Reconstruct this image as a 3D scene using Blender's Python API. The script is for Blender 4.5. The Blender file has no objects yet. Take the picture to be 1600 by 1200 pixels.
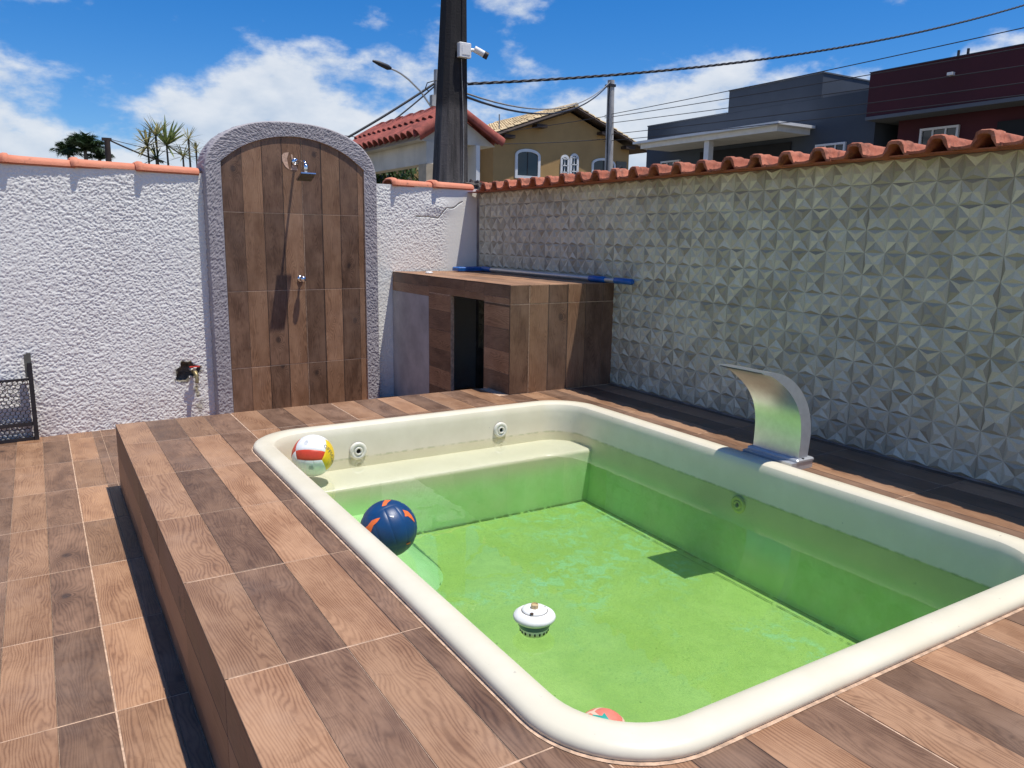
import bpy, bmesh, math, random
import numpy as np
from mathutils import Vector, Matrix

random.seed(7)
rng = np.random.default_rng(11)
S = bpy.context.scene
COL = S.collection
PI = math.pi

# ------------------------------------------------------------------ camera
cd = bpy.data.cameras.new('camera')
cam = bpy.data.objects.new('camera', cd)
COL.objects.link(cam)
yaw, pitch, roll = 0.5512, -0.1882, 0.0159
fw = Vector((math.sin(yaw)*math.cos(pitch), math.cos(yaw)*math.cos(pitch), math.sin(pitch)))
rt = Vector((math.cos(yaw), -math.sin(yaw), 0))
up = rt.cross(fw)
c_, s_ = math.cos(roll), math.sin(roll)
rt, up = c_*rt + s_*up, -s_*rt + c_*up
M = Matrix((rt, up, -fw)).transposed().to_4x4()
M.translation = Vector((-0.291, -0.8311, 1.0162))
cam.matrix_world = M
cd.sensor_width = 36
cd.sensor_fit = 'HORIZONTAL'
cd.lens = 36*1204.3/1600
cd.clip_start = 0.05
cd.clip_end = 3000
S.camera = cam

# ------------------------------------------------------------------ light
SUN = Vector((0.18, -0.22, 1.0)).normalized()
sd = bpy.data.lights.new('sun', 'SUN')
sd.energy = 5.0
sd.angle = math.radians(0.53)
sd.color = (1.0, 0.955, 0.89)
so = bpy.data.objects.new('sun', sd)
COL.objects.link(so)
so.rotation_euler = SUN.to_track_quat('Z', 'Y').to_euler()

W = bpy.data.worlds.new('World')
S.world = W
W.use_nodes = True
nt = W.node_tree
nt.nodes.clear()
def wn(t, **k):
    n = nt.nodes.new(t)
    for a, b in k.items():
        setattr(n, a, b)
    return n
def wl(a, b):
    nt.links.new(a, b)
def wmath(op, a, b=None, c=None, clamp=False):
    n = wn('ShaderNodeMath', operation=op, use_clamp=clamp)
    for i, v in enumerate((a, b, c)):
        if v is None:
            continue
        if isinstance(v, (int, float)):
            n.inputs[i].default_value = v
        else:
            wl(v, n.inputs[i])
    return n.outputs[0]
sky = wn('ShaderNodeTexSky', sky_type='NISHITA', sun_disc=False)
sky.sun_elevation = math.asin(SUN.z)
sky.sun_rotation = math.atan2(SUN.x, SUN.y)
sky.altitude = 0
sky.air_density = 1.0
sky.dust_density = 0.25
sky.ozone_density = 6.0
hs = wn('ShaderNodeHueSaturation')
hs.inputs['Saturation'].default_value = 1.35
wl(sky.outputs[0], hs.inputs['Color'])
bg = wn('ShaderNodeBackground')
bg.inputs[1].default_value = 0.108
tint = wn('ShaderNodeMix', data_type='RGBA', blend_type='MULTIPLY')
tint.inputs[0].default_value = 1.0
tint.inputs[7].default_value = (0.92, 0.99, 1.16, 1)
wl(hs.outputs[0], tint.inputs[6])
wl(tint.outputs[2], bg.inputs[0])
tc = wn('ShaderNodeTexCoord')
sep = wn('ShaderNodeSeparateXYZ')
wl(tc.outputs['Generated'], sep.inputs[0])
def cloud_noise(loc, scale, det=9, rough=0.58):
    mp = wn('ShaderNodeMapping')
    mp.inputs['Location'].default_value = loc
    mp.inputs['Scale'].default_value = (1.0, 1.0, 1.9)
    wl(tc.outputs['Generated'], mp.inputs[0])
    n = wn('ShaderNodeTexNoise')
    n.inputs['Scale'].default_value = scale
    n.inputs['Detail'].default_value = det
    n.inputs['Roughness'].default_value = rough
    wl(mp.outputs[0], n.inputs['Vector'])
    return n.outputs['Fac']
n1 = cloud_noise((3.1, 1.7, 0.4), 4.3)
n2 = cloud_noise((3.1, 1.7, 0.4+0.035), 4.3, 5)
cover = wmath('MULTIPLY', wmath('SUBTRACT', 0.225, sep.outputs['Z']), 1.15)
cover = wmath('MAXIMUM', cover, -0.075)
cover = wmath('MINIMUM', cover, 0.19)
dens = wmath('ADD', n1, cover)
mask = wn('ShaderNodeMapRange', interpolation_type='SMOOTHSTEP')
mask.inputs['From Min'].default_value = 0.50
mask.inputs['From Max'].default_value = 0.62
wl(dens, mask.inputs['Value'])
shade = wmath('MULTIPLY', wmath('SUBTRACT', n2, n1), 3.0)
shade = wmath('ADD', shade, 0.62, clamp=True)
cr = wn('ShaderNodeMix', data_type='RGBA')
wl(shade, cr.inputs[0])
cr.inputs[6].default_value = (0.98, 0.99, 1.0, 1)
cr.inputs[7].default_value = (0.56, 0.66, 0.80, 1)
bg2 = wn('ShaderNodeBackground')
bg2.inputs[1].default_value = 0.92
wl(cr.outputs[2], bg2.inputs[0])
mx = wn('ShaderNodeMixShader')
wl(wmath('MULTIPLY', mask.outputs[0], 0.93), mx.inputs[0])
wl(bg.outputs[0], mx.inputs[1])
wl(bg2.outputs[0], mx.inputs[2])
wo = wn('ShaderNodeOutputWorld')
wl(mx.outputs[0], wo.inputs[0])

S.view_settings.view_transform = 'Standard'
S.view_settings.look = 'None'
S.view_settings.exposure = 0.05
S.view_settings.gamma = 1
S.view_settings.use_curve_mapping = False
try:
    S.render.engine = 'CYCLES'
    S.cycles.transparent_max_bounces = 24
    S.cycles.max_bounces = 6
    S.cycles.diffuse_bounces = 4
    S.cycles.volume_bounces = 0
    S.cycles.caustics_reflective = False
    S.cycles.caustics_refractive = False
except Exception:
    pass

# ------------------------------------------------------------------ node helper for materials
class NT:
    def __init__(self, name):
        self.m = bpy.data.materials.new(name)
        self.m.use_nodes = True
        self.t = self.m.node_tree
        self.t.nodes.clear()
        self.out = self.t.nodes.new('ShaderNodeOutputMaterial')
    def n(self, typ, ins=None, **k):
        x = self.t.nodes.new(typ)
        for a, b in k.items():
            setattr(x, a, b)
        for a, b in (ins or {}).items():
            self.set(x.inputs[a], b)
        return x
    def set(self, sock, v):
        if hasattr(v, 'is_output') or isinstance(v, bpy.types.NodeSocket):
            self.t.links.new(v, sock)
        else:
            if sock.type == 'RGBA' and len(v) == 3:
                v = (*v, 1)
            sock.default_value = v
    def math(self, op, a, b=0.0, c=0.0, clamp=False):
        return self.n('ShaderNodeMath', {0: a, 1: b, 2: c}, operation=op, use_clamp=clamp).outputs[0]
    def mix(self, f, a, b, blend='MIX'):
        x = self.n('ShaderNodeMix', {0: f, 6: a, 7: b}, data_type='RGBA', blend_type=blend)
        return x.outputs[2]
    def noise(self, vec, scale, det=4, rough=0.55, dist=0.0):
        return self.n('ShaderNodeTexNoise', {'Vector': vec, 'Scale': scale, 'Detail': det, 'Roughness': rough, 'Distortion': dist}).outputs['Fac']
    def ramp(self, v, lo, hi, a=0.0, b=1.0, smooth=True):
        x = self.n('ShaderNodeMapRange', {'Value': v, 'From Min': lo, 'From Max': hi, 'To Min': a, 'To Max': b},
                   interpolation_type='SMOOTHSTEP' if smooth else 'LINEAR')
        return x.outputs[0]
    def mapping(self, vec, scale=(1, 1, 1), loc=(0, 0, 0), rot=(0, 0, 0)):
        return self.n('ShaderNodeMapping', {'Vector': vec, 'Scale': scale, 'Location': loc, 'Rotation': rot}).outputs[0]
    def obj(self):
        return self.n('ShaderNodeTexCoord').outputs['Object']
    def pos(self):
        return self.n('ShaderNodeNewGeometry').outputs['Position']
    def rand(self):
        return self.n('ShaderNodeObjectInfo').outputs['Random']
    def bump(self, h, strength=0.3, dist=0.01):
        return self.n('ShaderNodeBump', {'Height': h, 'Strength': strength, 'Distance': dist}).outputs[0]
    def bsdf(self, col, rough=0.6, normal=None, metal=0.0, spec=0.5, **k):
        ins = {'Base Color': col, 'Roughness': rough, 'Metallic': metal, 'Specular IOR Level': spec}
        ins.update(k)
        if normal is not None:
            ins['Normal'] = normal
        b = self.n('ShaderNodeBsdfPrincipled', ins)
        self.t.links.new(b.outputs[0], self.out.inputs[0])
        return self.m

def plain(name, col, rough=0.6, var=0.12, scale=8, metal=0.0, spec=0.5, bump=0.0, bscale=60):
    """paint-like material with mottled tone"""
    t = NT(name)
    p = t.obj()
    n = t.noise(p, scale, 6, 0.6)
    dark = tuple(c*(1-var) for c in col)
    lite = tuple(min(1, c*(1+var)) for c in col)
    c = t.mix(t.ramp(n, 0.3, 0.7), dark, lite)
    nrm = t.bump(t.noise(p, bscale, 5), bump, 0.004) if bump else None
    return t.bsdf(c, rough, nrm, metal, spec)

def wood(name, lo, hi, line, knot=False, freq=95.0, wav=8.0, con=0.55, edge=(0.05, 0.032, 0.024)):
    """porcelain plank printed as timber: contour grain running along local Y"""
    t = NT(name)
    o = t.obj()
    r = t.rand()
    off = t.n('ShaderNodeCombineXYZ', {0: t.math('MULTIPLY', r, 37.0), 1: t.math('MULTIPLY', r, 91.0), 2: t.math('MULTIPLY', r, 13.0)}).outputs[0]
    p = t.n('ShaderNodeVectorMath', {0: o, 1: off}, operation='ADD').outputs[0]
    sp = t.n('ShaderNodeSeparateXYZ', {0: o})
    x, y = sp.outputs[0], sp.outputs[1]
    f = t.noise(t.mapping(p, (11.0, 2.1, 11.0)), 1.0, 2.5, 0.45, 0.5)
    ph = t.math('MULTIPLY_ADD', x, freq, t.math('MULTIPLY', f, wav))
    fine = t.noise(t.mapping(p, (75, 14, 75)), 1.0, 3, 0.6)
    ph = t.math('ADD', ph, t.math('MULTIPLY', fine, 0.55))
    if knot:
        kx = t.math('MULTIPLY', t.math('SUBTRACT', t.math('FRACT', t.math('MULTIPLY', r, 7.31)), 0.5), 0.06)
        ky = t.math('MULTIPLY', t.math('SUBTRACT', t.math('FRACT', t.math('MULTIPLY', r, 3.77)), 0.5), 0.42)
        wob = t.math('MULTIPLY', t.math('SUBTRACT', f, 0.5), 0.05)
        dx = t.math('ADD', t.math('SUBTRACT', x, kx), wob)
        dy = t.math('MULTIPLY', t.math('SUBTRACT', t.math('SUBTRACT', y, ky), wob), 0.72)
        d2 = t.math('ADD', t.math('MULTIPLY', dx, dx), t.math('MULTIPLY', dy, dy))
        g = t.math('POWER', 2.718, t.math('MULTIPLY', d2, -900.0))
        ph = t.math('ADD', ph, t.math('MULTIPLY', g, 6.0))
    s = t.math('ADD', t.math('MULTIPLY', t.math('SINE', t.math('MULTIPLY', ph, 2*PI)), 0.5), 0.5)
    s = t.math('POWER', s, 1.7)
    streak = t.noise(t.mapping(p, (190, 9, 190)), 1.0, 4, 0.62)
    patch = t.noise(t.mapping(p, (10, 4.0, 10)), 1.0, 5, 0.62)
    base = t.mix(t.ramp(patch, 0.28, 0.72), lo, hi)
    wgt = t.ramp(patch, 0.25, 0.65, con, con*0.36)
    if knot:
        wgt = t.math('MAXIMUM', wgt, t.math('MULTIPLY', t.math('POWER', g, 0.3), 0.8))
    base = t.mix(t.math('MULTIPLY', s, wgt), base, line)
    smear = t.noise(t.mapping(p, (16, 22, 16)), 1.0, 4, 0.6, 0.8)
    base = t.mix(t.ramp(smear, 0.58, 0.74, 0, 0.30), base, line)
    base = t.mix(t.ramp(streak, 0.56, 0.76, 0, 0.42), base, line)
    base = t.mix(t.ramp(streak, 0.26, 0.42, 0.35, 0.0), base, hi)
    if knot:
        base = t.mix(t.ramp(g, 0.60, 0.97, 0, 0.72), base, (0.035, 0.024, 0.022))
    tone = t.math('MULTIPLY_ADD', t.math('FRACT', t.math('MULTIPLY', r, 17.7)), 0.40, 0.80)
    base = t.mix(1.0, base, t.n('ShaderNodeCombineColor', {0: tone, 1: tone, 2: t.math('MULTIPLY', tone, 0.99)}).outputs[0], 'MULTIPLY')
    ed = t.ramp(t.math('ABSOLUTE', x), 0.0712, 0.0730)
    base = t.mix(t.math('MULTIPLY', ed, 0.85), base, edge)
    dust = t.noise(t.pos(), 2.1, 5, 0.65)
    base = t.mix(t.ramp(dust, 0.45, 0.75, 0, 0.16), base, (0.44, 0.33, 0.26))
    h = t.math('ADD', t.math('MULTIPLY', s, -0.5), t.math('MULTIPLY', streak, -0.4))
    rough = t.ramp(patch, 0.2, 0.8, 0.40, 0.58)
    return t.bsdf(base, rough, t.bump(h, 0.2, 0.0012), spec=0.30)

MAT = {}
MAT['w_light'] = wood('wood_tile_light', (0.298, 0.156, 0.084), (0.408, 0.234, 0.134), (0.132, 0.060, 0.031), freq=120, wav=12, con=0.78)
MAT['w_tan'] = wood('wood_tile_tan', (0.255, 0.137, 0.076), (0.355, 0.207, 0.121), (0.115, 0.056, 0.031), freq=100, wav=16, con=0.8)
MAT['w_dark'] = wood('wood_tile_dark', (0.132, 0.072, 0.044), (0.250, 0.147, 0.092), (0.055, 0.029, 0.019), freq=100, wav=18, con=0.62)
MAT['w_knot'] = wood('wood_tile_dark_knot', (0.136, 0.074, 0.045), (0.254, 0.149, 0.094), (0.050, 0.028, 0.019), knot=True, freq=80, wav=11, con=0.65)
MAT['grout'] = plain('sand_grout', (0.50, 0.34, 0.23), 0.9, 0.3, 40)
MAT['cement'] = plain('grey_cement', (0.22, 0.20, 0.19), 0.95, 0.3, 6, bump=0.4)
MAT['ground'] = plain('earth_ground', (0.16, 0.14, 0.10), 0.95, 0.35, 0.4)
MAT['steel'] = plain('chrome_metal', (0.72, 0.73, 0.75), 0.14, 0.05, 20, metal=1.0)
MAT['black_metal'] = plain('black_painted_metal', (0.022, 0.020, 0.022), 0.5, 0.3, 20)
MAT['white_paint'] = plain('white_paint', (0.74, 0.74, 0.72), 0.6, 0.07, 3)
MAT['cable'] = plain('black_cable', (0.018, 0.018, 0.022), 0.6, 0.2, 10)

# ------------------------------------------------------------------ mesh helpers
class MB:
    def __init__(self):
        self.v = []; self.f = []; self.sm = []; self.mi = []
    def add(self, vs, fs, smooth=False, mi=0):
        k = len(self.v)
        self.v.extend([tuple(p) for p in vs])
        for q in fs:
            self.f.append(tuple(i+k for i in q)); self.sm.append(smooth); self.mi.append(mi)
        return self
    def box(self, a, b, mi=0, rot=None, piv=None):
        (x0, y0, z0), (x1, y1, z1) = a, b
        vs = [Vector(p) for p in ((x0,y0,z0),(x1,y0,z0),(x1,y1,z0),(x0,y1,z0),(x0,y0,z1),(x1,y0,z1),(x1,y1,z1),(x0,y1,z1))]
        if rot is not None:
            pv = Vector(piv) if piv is not None else Vector(((x0+x1)/2, (y0+y1)/2, (z0+z1)/2))
            vs = [rot @ (p-pv) + pv for p in vs]
        return self.add(vs, [(0,3,2,1),(4,5,6,7),(0,1,5,4),(1,2,6,5),(2,3,7,6),(3,0,4,7)], False, mi)
    def cbox(self, a, b, c=0.004, mi=0):
        """box with chamfered top and vertical edges"""
        (x0, y0, z0), (x1, y1, z1) = a, b
        def ring(i, z):
            return [(x0+i+c,y0+i,z),(x1-i-c,y0+i,z),(x1-i,y0+i+c,z),(x1-i,y1-i-c,z),(x1-i-c,y1-i,z),(x0+i+c,y1-i,z),(x0+i,y1-i-c,z),(x0+i,y0+i+c,z)]
        vs = ring(0, z0)+ring(0, z1-c)+ring(c, z1)
        fs = [tuple(range(7, -1, -1)), tuple(range(16, 24))]
        for l in (0, 8):
            for i in range(8):
                j = (i+1) % 8
                fs.append((l+i, l+j, l+8+j, l+8+i))
        return self.add(vs, fs, False, mi)
    def prism(self, poly, z0, z1, mi=0):
        n = len(poly)
        vs = [(p[0], p[1], z0) for p in poly]+[(p[0], p[1], z1) for p in poly]
        fs = [tuple(range(n-1, -1, -1)), tuple(range(n, 2*n))]
        fs += [(i, (i+1) % n, n+(i+1) % n, n+i) for i in range(n)]
        return self.add(vs, fs, False, mi)
    def tube(self, pts, r, n=8, caps=True, smooth=True, mi=0):
        pts = [Vector(p) for p in pts]
        rs = r if isinstance(r, (list, tuple)) else [r]*len(pts)
        vs = []; ref = None
        for i, p in enumerate(pts):
            d = (pts[min(i+1, len(pts)-1)]-pts[max(i-1, 0)]).normalized()
            if ref is None:
                ref = Vector((0, 0, 1)) if abs(d.z) < 0.9 else Vector((1, 0, 0))
            a = d.cross(ref).normalized(); b = a.cross(d).normalized(); ref = b
            for k in range(n):
                t = 2*PI*k/n
                vs.append(p+(a*math.cos(t)+b*math.sin(t))*rs[i])
        fs = []
        for i in range(len(pts)-1):
            for k in range(n):
                k2 = (k+1) % n
                fs.append((i*n+k, i*n+k2, (i+1)*n+k2, (i+1)*n+k))
        self.add(vs, fs, smooth, mi)
        if caps:
            m = len(pts)-1
            self.add([vs[k] for k in range(n)], [tuple(range(n-1, -1, -1))], False, mi)
            self.add([vs[m*n+k] for k in range(n)], [tuple(range(n))], False, mi)
        return self
    def lathe(self, prof, n=32, ctr=(0, 0, 0), axis='Z', smooth=True, mi=0):
        vs = []
        for (r, h) in prof:
            for k in range(n):
                t = 2*PI*k/n
                a, b = r*math.cos(t), r*math.sin(t)
                if axis == 'Z': q = (a, b, h)
                elif axis == 'Y': q = (a, h, -b)
                else: q = (h, a, b)
                vs.append((q[0]+ctr[0], q[1]+ctr[1], q[2]+ctr[2]))
        fs = []
        for i in range(len(prof)-1):
            for k in range(n):
                k2 = (k+1) % n
                fs.append((i*n+k, i*n+k2, (i+1)*n+k2, (i+1)*n+k))
        return self.add(vs, fs, smooth, mi)
    def mesh(self, name):
        me = bpy.data.meshes.new(name)
        me.from_pydata(self.v, [], self.f)
        me.polygons.foreach_set('use_smooth', self.sm)
        me.polygons.foreach_set('material_index', self.mi)
        me.update()
        return me
    def build(self, name, mat, parent=None, loc=None, rotz=0.0):
        return link(name, self.mesh(name), mat, parent, loc, rotz)

def link(name, me, mat, parent=None, loc=None, rotz=0.0):
    o = bpy.data.objects.new(name, me)
    COL.objects.link(o)
    ms = mat if isinstance(mat, (list, tuple)) else [mat]
    if len(me.materials) == 0:
        for m in ms:
            me.materials.append(MAT[m] if isinstance(m, str) else m)
    if parent is not None:
        o.parent = parent
    if loc is not None:
        o.location = loc
    o.rotation_euler = (0, 0, rotz)
    return o
def tag(o, label=None, cat=None, group=None, kind=None):
    if label: o['label'] = label
    if cat: o['category'] = cat
    if group: o['group'] = group
    if kind: o['kind'] = kind
    return o
def thing(name, label, cat, loc=(0, 0, 0), rotz=0.0, group=None):
    o = bpy.data.objects.new(name, None)
    COL.objects.link(o)
    o.empty_display_size = 0.1
    o.location = loc
    o.rotation_euler = (0, 0, rotz)
    return tag(o, label, cat, group)
def fastmesh(name, V, F, smooth=True):
    """V (n,3) array, F (m,4) array"""
    me = bpy.data.meshes.new(name)
    me.vertices.add(len(V)); me.vertices.foreach_set('co', V.astype(np.float32).ravel())
    me.loops.add(F.size); me.loops.foreach_set('vertex_index', F.astype(np.int32).ravel())
    me.polygons.add(len(F))
    me.polygons.foreach_set('loop_start', np.arange(0, F.size, F.shape[1], dtype=np.int32))
    me.polygons.foreach_set('loop_total', np.full(len(F), F.shape[1], np.int32))
    me.update(calc_edges=True); me.validate()
    me.polygons.foreach_set('use_smooth', np.full(len(F), smooth))
    return me
def blur_noise(h, w, sig, r=rng):
    a = r.standard_normal((h, w))
    fy = np.fft.fftfreq(h)[:, None]; fx = np.fft.fftfreq(w)[None]
    g = np.exp(-2*(PI*sig)**2*(fx**2+fy**2))
    b = np.fft.ifft2(np.fft.fft2(a)*g).real
    return b/b.std()

FZ = -0.364          # patio floor level (deck top is z = 0)
PWID = 0.1475        # one printed plank
TLEN = 0.58          # tile length

# ------------------------------------------------------------------ ground
m = MB(); m.add([(-400, -400, -0.62), (400, -400, -0.62), (400, 400, -0.62), (-400, 400, -0.62)], [(0, 1, 2, 3)])
tag(m.build('ground', 'ground'), kind='structure')

# ------------------------------------------------------------------ planks
plank_cache = {}
def plank_mesh(w, l, mat, ox=0.0, th=0.009, c=0.0012):
    key = (round(w, 4), round(l, 4), mat, round(ox, 4))
    if key not in plank_cache:
        b = MB()
        x0, x1 = -w/2+ox, w/2+ox
        def ring(i, z): return [(x0+i, -l/2+i, z), (x1-i, -l/2+i, z), (x1-i, l/2-i, z), (x0+i, l/2-i, z)]
        vs = ring(0, -th)+ring(0, -c)+ring(c, 0)
        fs = [(8, 9, 10, 11)]
        for L_ in (0, 4):
            for i in range(4):
                j = (i+1) % 4
                fs.append((L_+i, L_+j, L_+4+j, L_+4+i))
        b.add(vs, fs)
        me = b.mesh('plank')
        me.materials.append(MAT[mat])
        plank_cache[key] = me
    return plank_cache[key]
def plank(parent, mat, nom, real, frame=None, name='plank'):
    """nom: nominal (x0,x1); real: (x0,x1,y0,y1) of the plank in the surface's own plane;
    frame: 4x4 mapping plane coords to parent space"""
    xc = (nom[0]+nom[1])/2
    x0, x1, y0, y1 = real
    w, l = x1-x0, y1-y0
    ox = (x0+x1)/2-xc
    me = plank_mesh(w, l, mat, ox)
    o = bpy.data.objects.new(name, me)
    COL.objects.link(o)
    o.parent = parent
    T = Matrix.Translation((xc, (y0+y1)/2, random.uniform(-0.0006, 0.0006)))
    o.matrix_local = (frame @ T) if frame is not None else T
    return o
def poly_plank(parent, mat, nom, poly, frame=None, th=0.009):
    xc = (nom[0]+nom[1])/2
    yc = sum(p[1] for p in poly)/len(poly)
    b = MB().prism([(p[0]-xc, p[1]-yc) for p in poly], -th, 0)
    o = b.build('plank', mat, parent)
    T = Matrix.Translation((xc, yc, random.uniform(-0.0006, 0.0006)))
    o.matrix_local = (frame @ T) if frame is not None else T
    return o
def pick(dark):
    if dark:
        return 'w_knot' if random.random() < 0.16 else 'w_dark'
    return 'w_tan' if random.random() < 0.35 else 'w_light'

# patio floor
bed = MB().box((-4.2, -2.2, FZ-0.12), (0.0, 5.30, FZ-0.0015))
bed.box((0.0005, 3.69, FZ-0.12), (3.12, 5.45, FZ-0.0015))
floor = tag(bed.build('patio_floor', 'grout'), kind='structure')
fx = [-0.2 + k*PWID for k in range(-11, 0)]
cols = []
x = -0.200
cols.append((-0.0525, 0.095, True, True))         # cut at the riser
cols.append((-0.200, -0.0525, False, False))
k = 0
edges = [-0.200-i*PWID for i in range(0, 12)]
for i in range(11):
    cols.append((edges[i+1], edges[i], i % 2 == 0, False))
fy0 = 3.8186
XB_ = 2.288
rows = [(fy0+(i-1)*TLEN, fy0+i*TLEN) for i in range(-7, 4)]
fframe = Matrix.Translation((0, 0, FZ))
for ci, (xa, xb, dark, cut) in enumerate(cols):
    right_grout = abs(xb+0.2) < 1e-6 or abs((xb+0.2)/0.59-round((xb+0.2)/0.59)) < 0.02
    left_grout = abs((xa+0.2)/0.59-round((xa+0.2)/0.59)) < 0.02
    for (ya, yb) in rows:
        yb2 = min(yb, 5.16)
        if yb2-ya < 0.02:
            continue
        if xa < -1.0 and (ya < -0.5):
            pass
        gl = 0.0026 if left_grout else 0.0004
        gr = 0.0026 if right_grout else 0.0004
        x1 = min(xb-gr, -0.002)
        plank(floor, pick(dark), (xa, xb), (xa+gl, x1, ya+0.0026, yb2-0.0026), fframe)
for i in range(16):
    xa = -0.0525+i*PWID; xb = min(xa+PWID, XB_-0.003)
    for (ya, yb) in ((3.694, fy0), (fy0, fy0+TLEN), (fy0+TLEN, fy0+2*TLEN), (fy0+2*TLEN, 5.17+0.0749*xa)):
        plank(floor, pick(i % 2 == 0), (xa, xb), (max(xa, 0.0)+0.0004, xb-0.0004, ya+0.0026, yb-0.0026), fframe)
b = MB()
for i in range(11, 27):
    xb = -0.200-i*PWID; xa = xb-PWID
    for (ya, yb) in rows:
        b.box((xa+0.001, ya+0.0022, FZ-0.008), (xb-0.001, min(yb, 5.1)-0.0022, FZ), mi=(i % 2))
o = b.build('far_planks', ['w_dark', 'w_light'], floor); o['kind'] = 'stuff'

# ------------------------------------------------------------------ pool outline
PX0, PX1, PY0, PY1, PR = 0.513, 2.528, 0.142, 3.052, 0.275
def rrect(inset, n=14):
    """closed list of (x,y), counter-clockwise"""
    x0, x1, y0, y1 = PX0+inset, PX1-inset, PY0+inset, PY1-inset
    r = max(0.02, PR-inset*0.75)
    pts = []
    for cx, cy, a0 in ((x1-r, y1-r, 0), (x0+r, y1-r, PI/2), (x0+r, y0+r, PI), (x1-r, y0+r, 1.5*PI)):
        for i in range(n+1):
            a = a0+PI/2*i/n
            pts.append((cx+r*math.cos(a), cy+r*math.sin(a)))
    # subdivide straights
    out = []
    for i, p in enumerate(pts):
        q = pts[(i+1) % len(pts)]
        out.append(p)
        d = math.dist(p, q)
        if d > 0.3:
            for k in range(1, 16):
                out.append((p[0]+(q[0]-p[0])*k/16, p[1]+(q[1]-p[1])*k/16))
    return out
HI = 0.016   # the planks run this far under the rim
hx0, hx1, hy0, hy1, hr = PX0+HI, PX1-HI, PY0+HI, PY1-HI, PR-HI*0.75
def hole_y(x):
    """low/high y of the hole at x"""
    if x <= hx0 or x >= hx1: return None
    dx = max(hx0+hr-x, x-(hx1-hr), 0)
    e = hr-math.sqrt(max(hr*hr-dx*dx, 0))
    return hy0+e, hy1-e
def hole_x(y):
    if y <= hy0 or y >= hy1: return None
    dy = max(hy0+hr-y, y-(hy1-hr), 0)
    e = hr-math.sqrt(max(hr*hr-dy*dy, 0))
    return hx0+e, hx1-e

# ------------------------------------------------------------------ deck
deck = bpy.data.objects.new('pool_deck', None)
COL.objects.link(deck)
tag(deck, kind='structure')
XT = 3.14            # tile wall face
XB, YB = 2.288, 3.40  # corner of the tiled counter
DY1, DY0 = 3.684, -2.0
b = MB()
zt = -0.0015
# core of the deck round the pool pit
b.box((0.010, DY0, FZ-0.1), (PX0+0.05, DY1-0.009, zt))
b.box((PX1-0.05, DY0, FZ-0.1), (XT-0.001, YB+0.004, zt))
b.box((PX0+0.0501, DY0, FZ-0.1), (PX1-0.0501, PY0+0.05, zt))
b.box((PX0+0.0501, PY1-0.05, FZ-0.1), (XB-0.001, DY1-0.009, zt))
for sx, sy in ((PX0, PY0), (PX0, PY1), (PX1, PY0), (PX1, PY1)):   # fill behind the rounded corners
    ix = 1 if sx == PX0 else -1; iy = 1 if sy == PY0 else -1
    pr = [(sx+ix*0.0502, sy+iy*0.0502)]
    n = 8; R = 0.24
    arc = [(sx+ix*(0.0502+R-R*math.sin(PI/2*i/n)), sy+iy*(0.0502+R-R*math.cos(PI/2*i/n))) for i in range(n+1)]
    poly = pr+arc
    if ix*iy > 0: poly = poly[::-1]
    b.prism(poly, FZ-0.1, zt-0.0003)
core = b.build('grout_bed', 'grout', deck)
xe = [0.0, 0.1465, 0.2947, 0.4431, 0.5915]
while xe[-1] < 3.2:
    xe.append(xe[-1]+PWID)
J1 = 3.2134
jr = []
for i in range(-1, 10):
    jr.append((J1-(i+1)*TLEN, J1-i*TLEN))
for ci in range(len(xe)-1):
    xa, xb = xe[ci], xe[ci+1]
    if xa > XT-0.01: break
    dark = ci % 2 == 1
    lg = 0.0028 if (ci % 4 == 0 and ci) else 0.0003
    rg = 0.0028 if ci % 4 == 3 else 0.0003
    for (ya, yb) in jr:
        y1 = min(yb, DY1); y0 = max(ya, DY0)
        if xb > XB+0.02: y1 = min(y1, YB-0.001)
        if y1-y0 < 0.03: continue
        mat = pick(dark)
        nom = (xa, xa+PWID)
        rx0, rx1 = xa+lg, min(xb-rg, XT-0.002)
        ry0, ry1 = y0+(0.0026 if y0 > DY0 else 0), y1-(0.0026 if y1 < DY1 else 0)
        if rx1 <= hx0 or rx0 >= hx1 or ry1 <= hy0 or ry0 >= hy1:
            plank(deck, mat, nom, (rx0, rx1, ry0, ry1)); continue
        if rx0 < hx0:        # straddles the left side of the hole
            ys = np.linspace(ry1, ry0, 30)
            side = []
            for y in ys:
                h_ = hole_x(y)
                side.append((min(rx1, h_[0]) if h_ else rx1, y))
            poly = [(rx0, ry0)]+side[::-1]+[(rx0, ry1)]
            poly_plank(deck, mat, nom, poly); continue
        if rx1 > hx1:
            ys = np.linspace(ry0, ry1, 30)
            side = []
            for y in ys:
                h_ = hole_x(y)
                side.append((max(rx0, h_[1]) if h_ else rx0, y))
            poly = [(rx1, ry1)]+side[::-1]+[(rx1, ry0)]
            poly_plank(deck, mat, nom, poly); continue
        xs = np.linspace(rx0, rx1, 10)
        lows = [hole_y(x)[0] for x in xs]; highs = [hole_y(x)[1] for x in xs]
        if ry0 < max(lows)-0.002:
            top = [(x, min(ry1, l)) for x, l in zip(xs, lows)]
            if min(t[1] for t in top) > ry0+0.003:
                poly_plank(deck, mat, nom, [(rx0, ry0), (rx1, ry0)]+top[::-1])
        if ry1 > min(highs)+0.002:
            bot = [(x, max(ry0, l)) for x, l in zip(xs, highs)]
            if max(t[1] for t in bot) < ry1-0.003:
                poly_plank(deck, mat, nom, bot+[(rx1, ry1), (rx0, ry1)])
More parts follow.
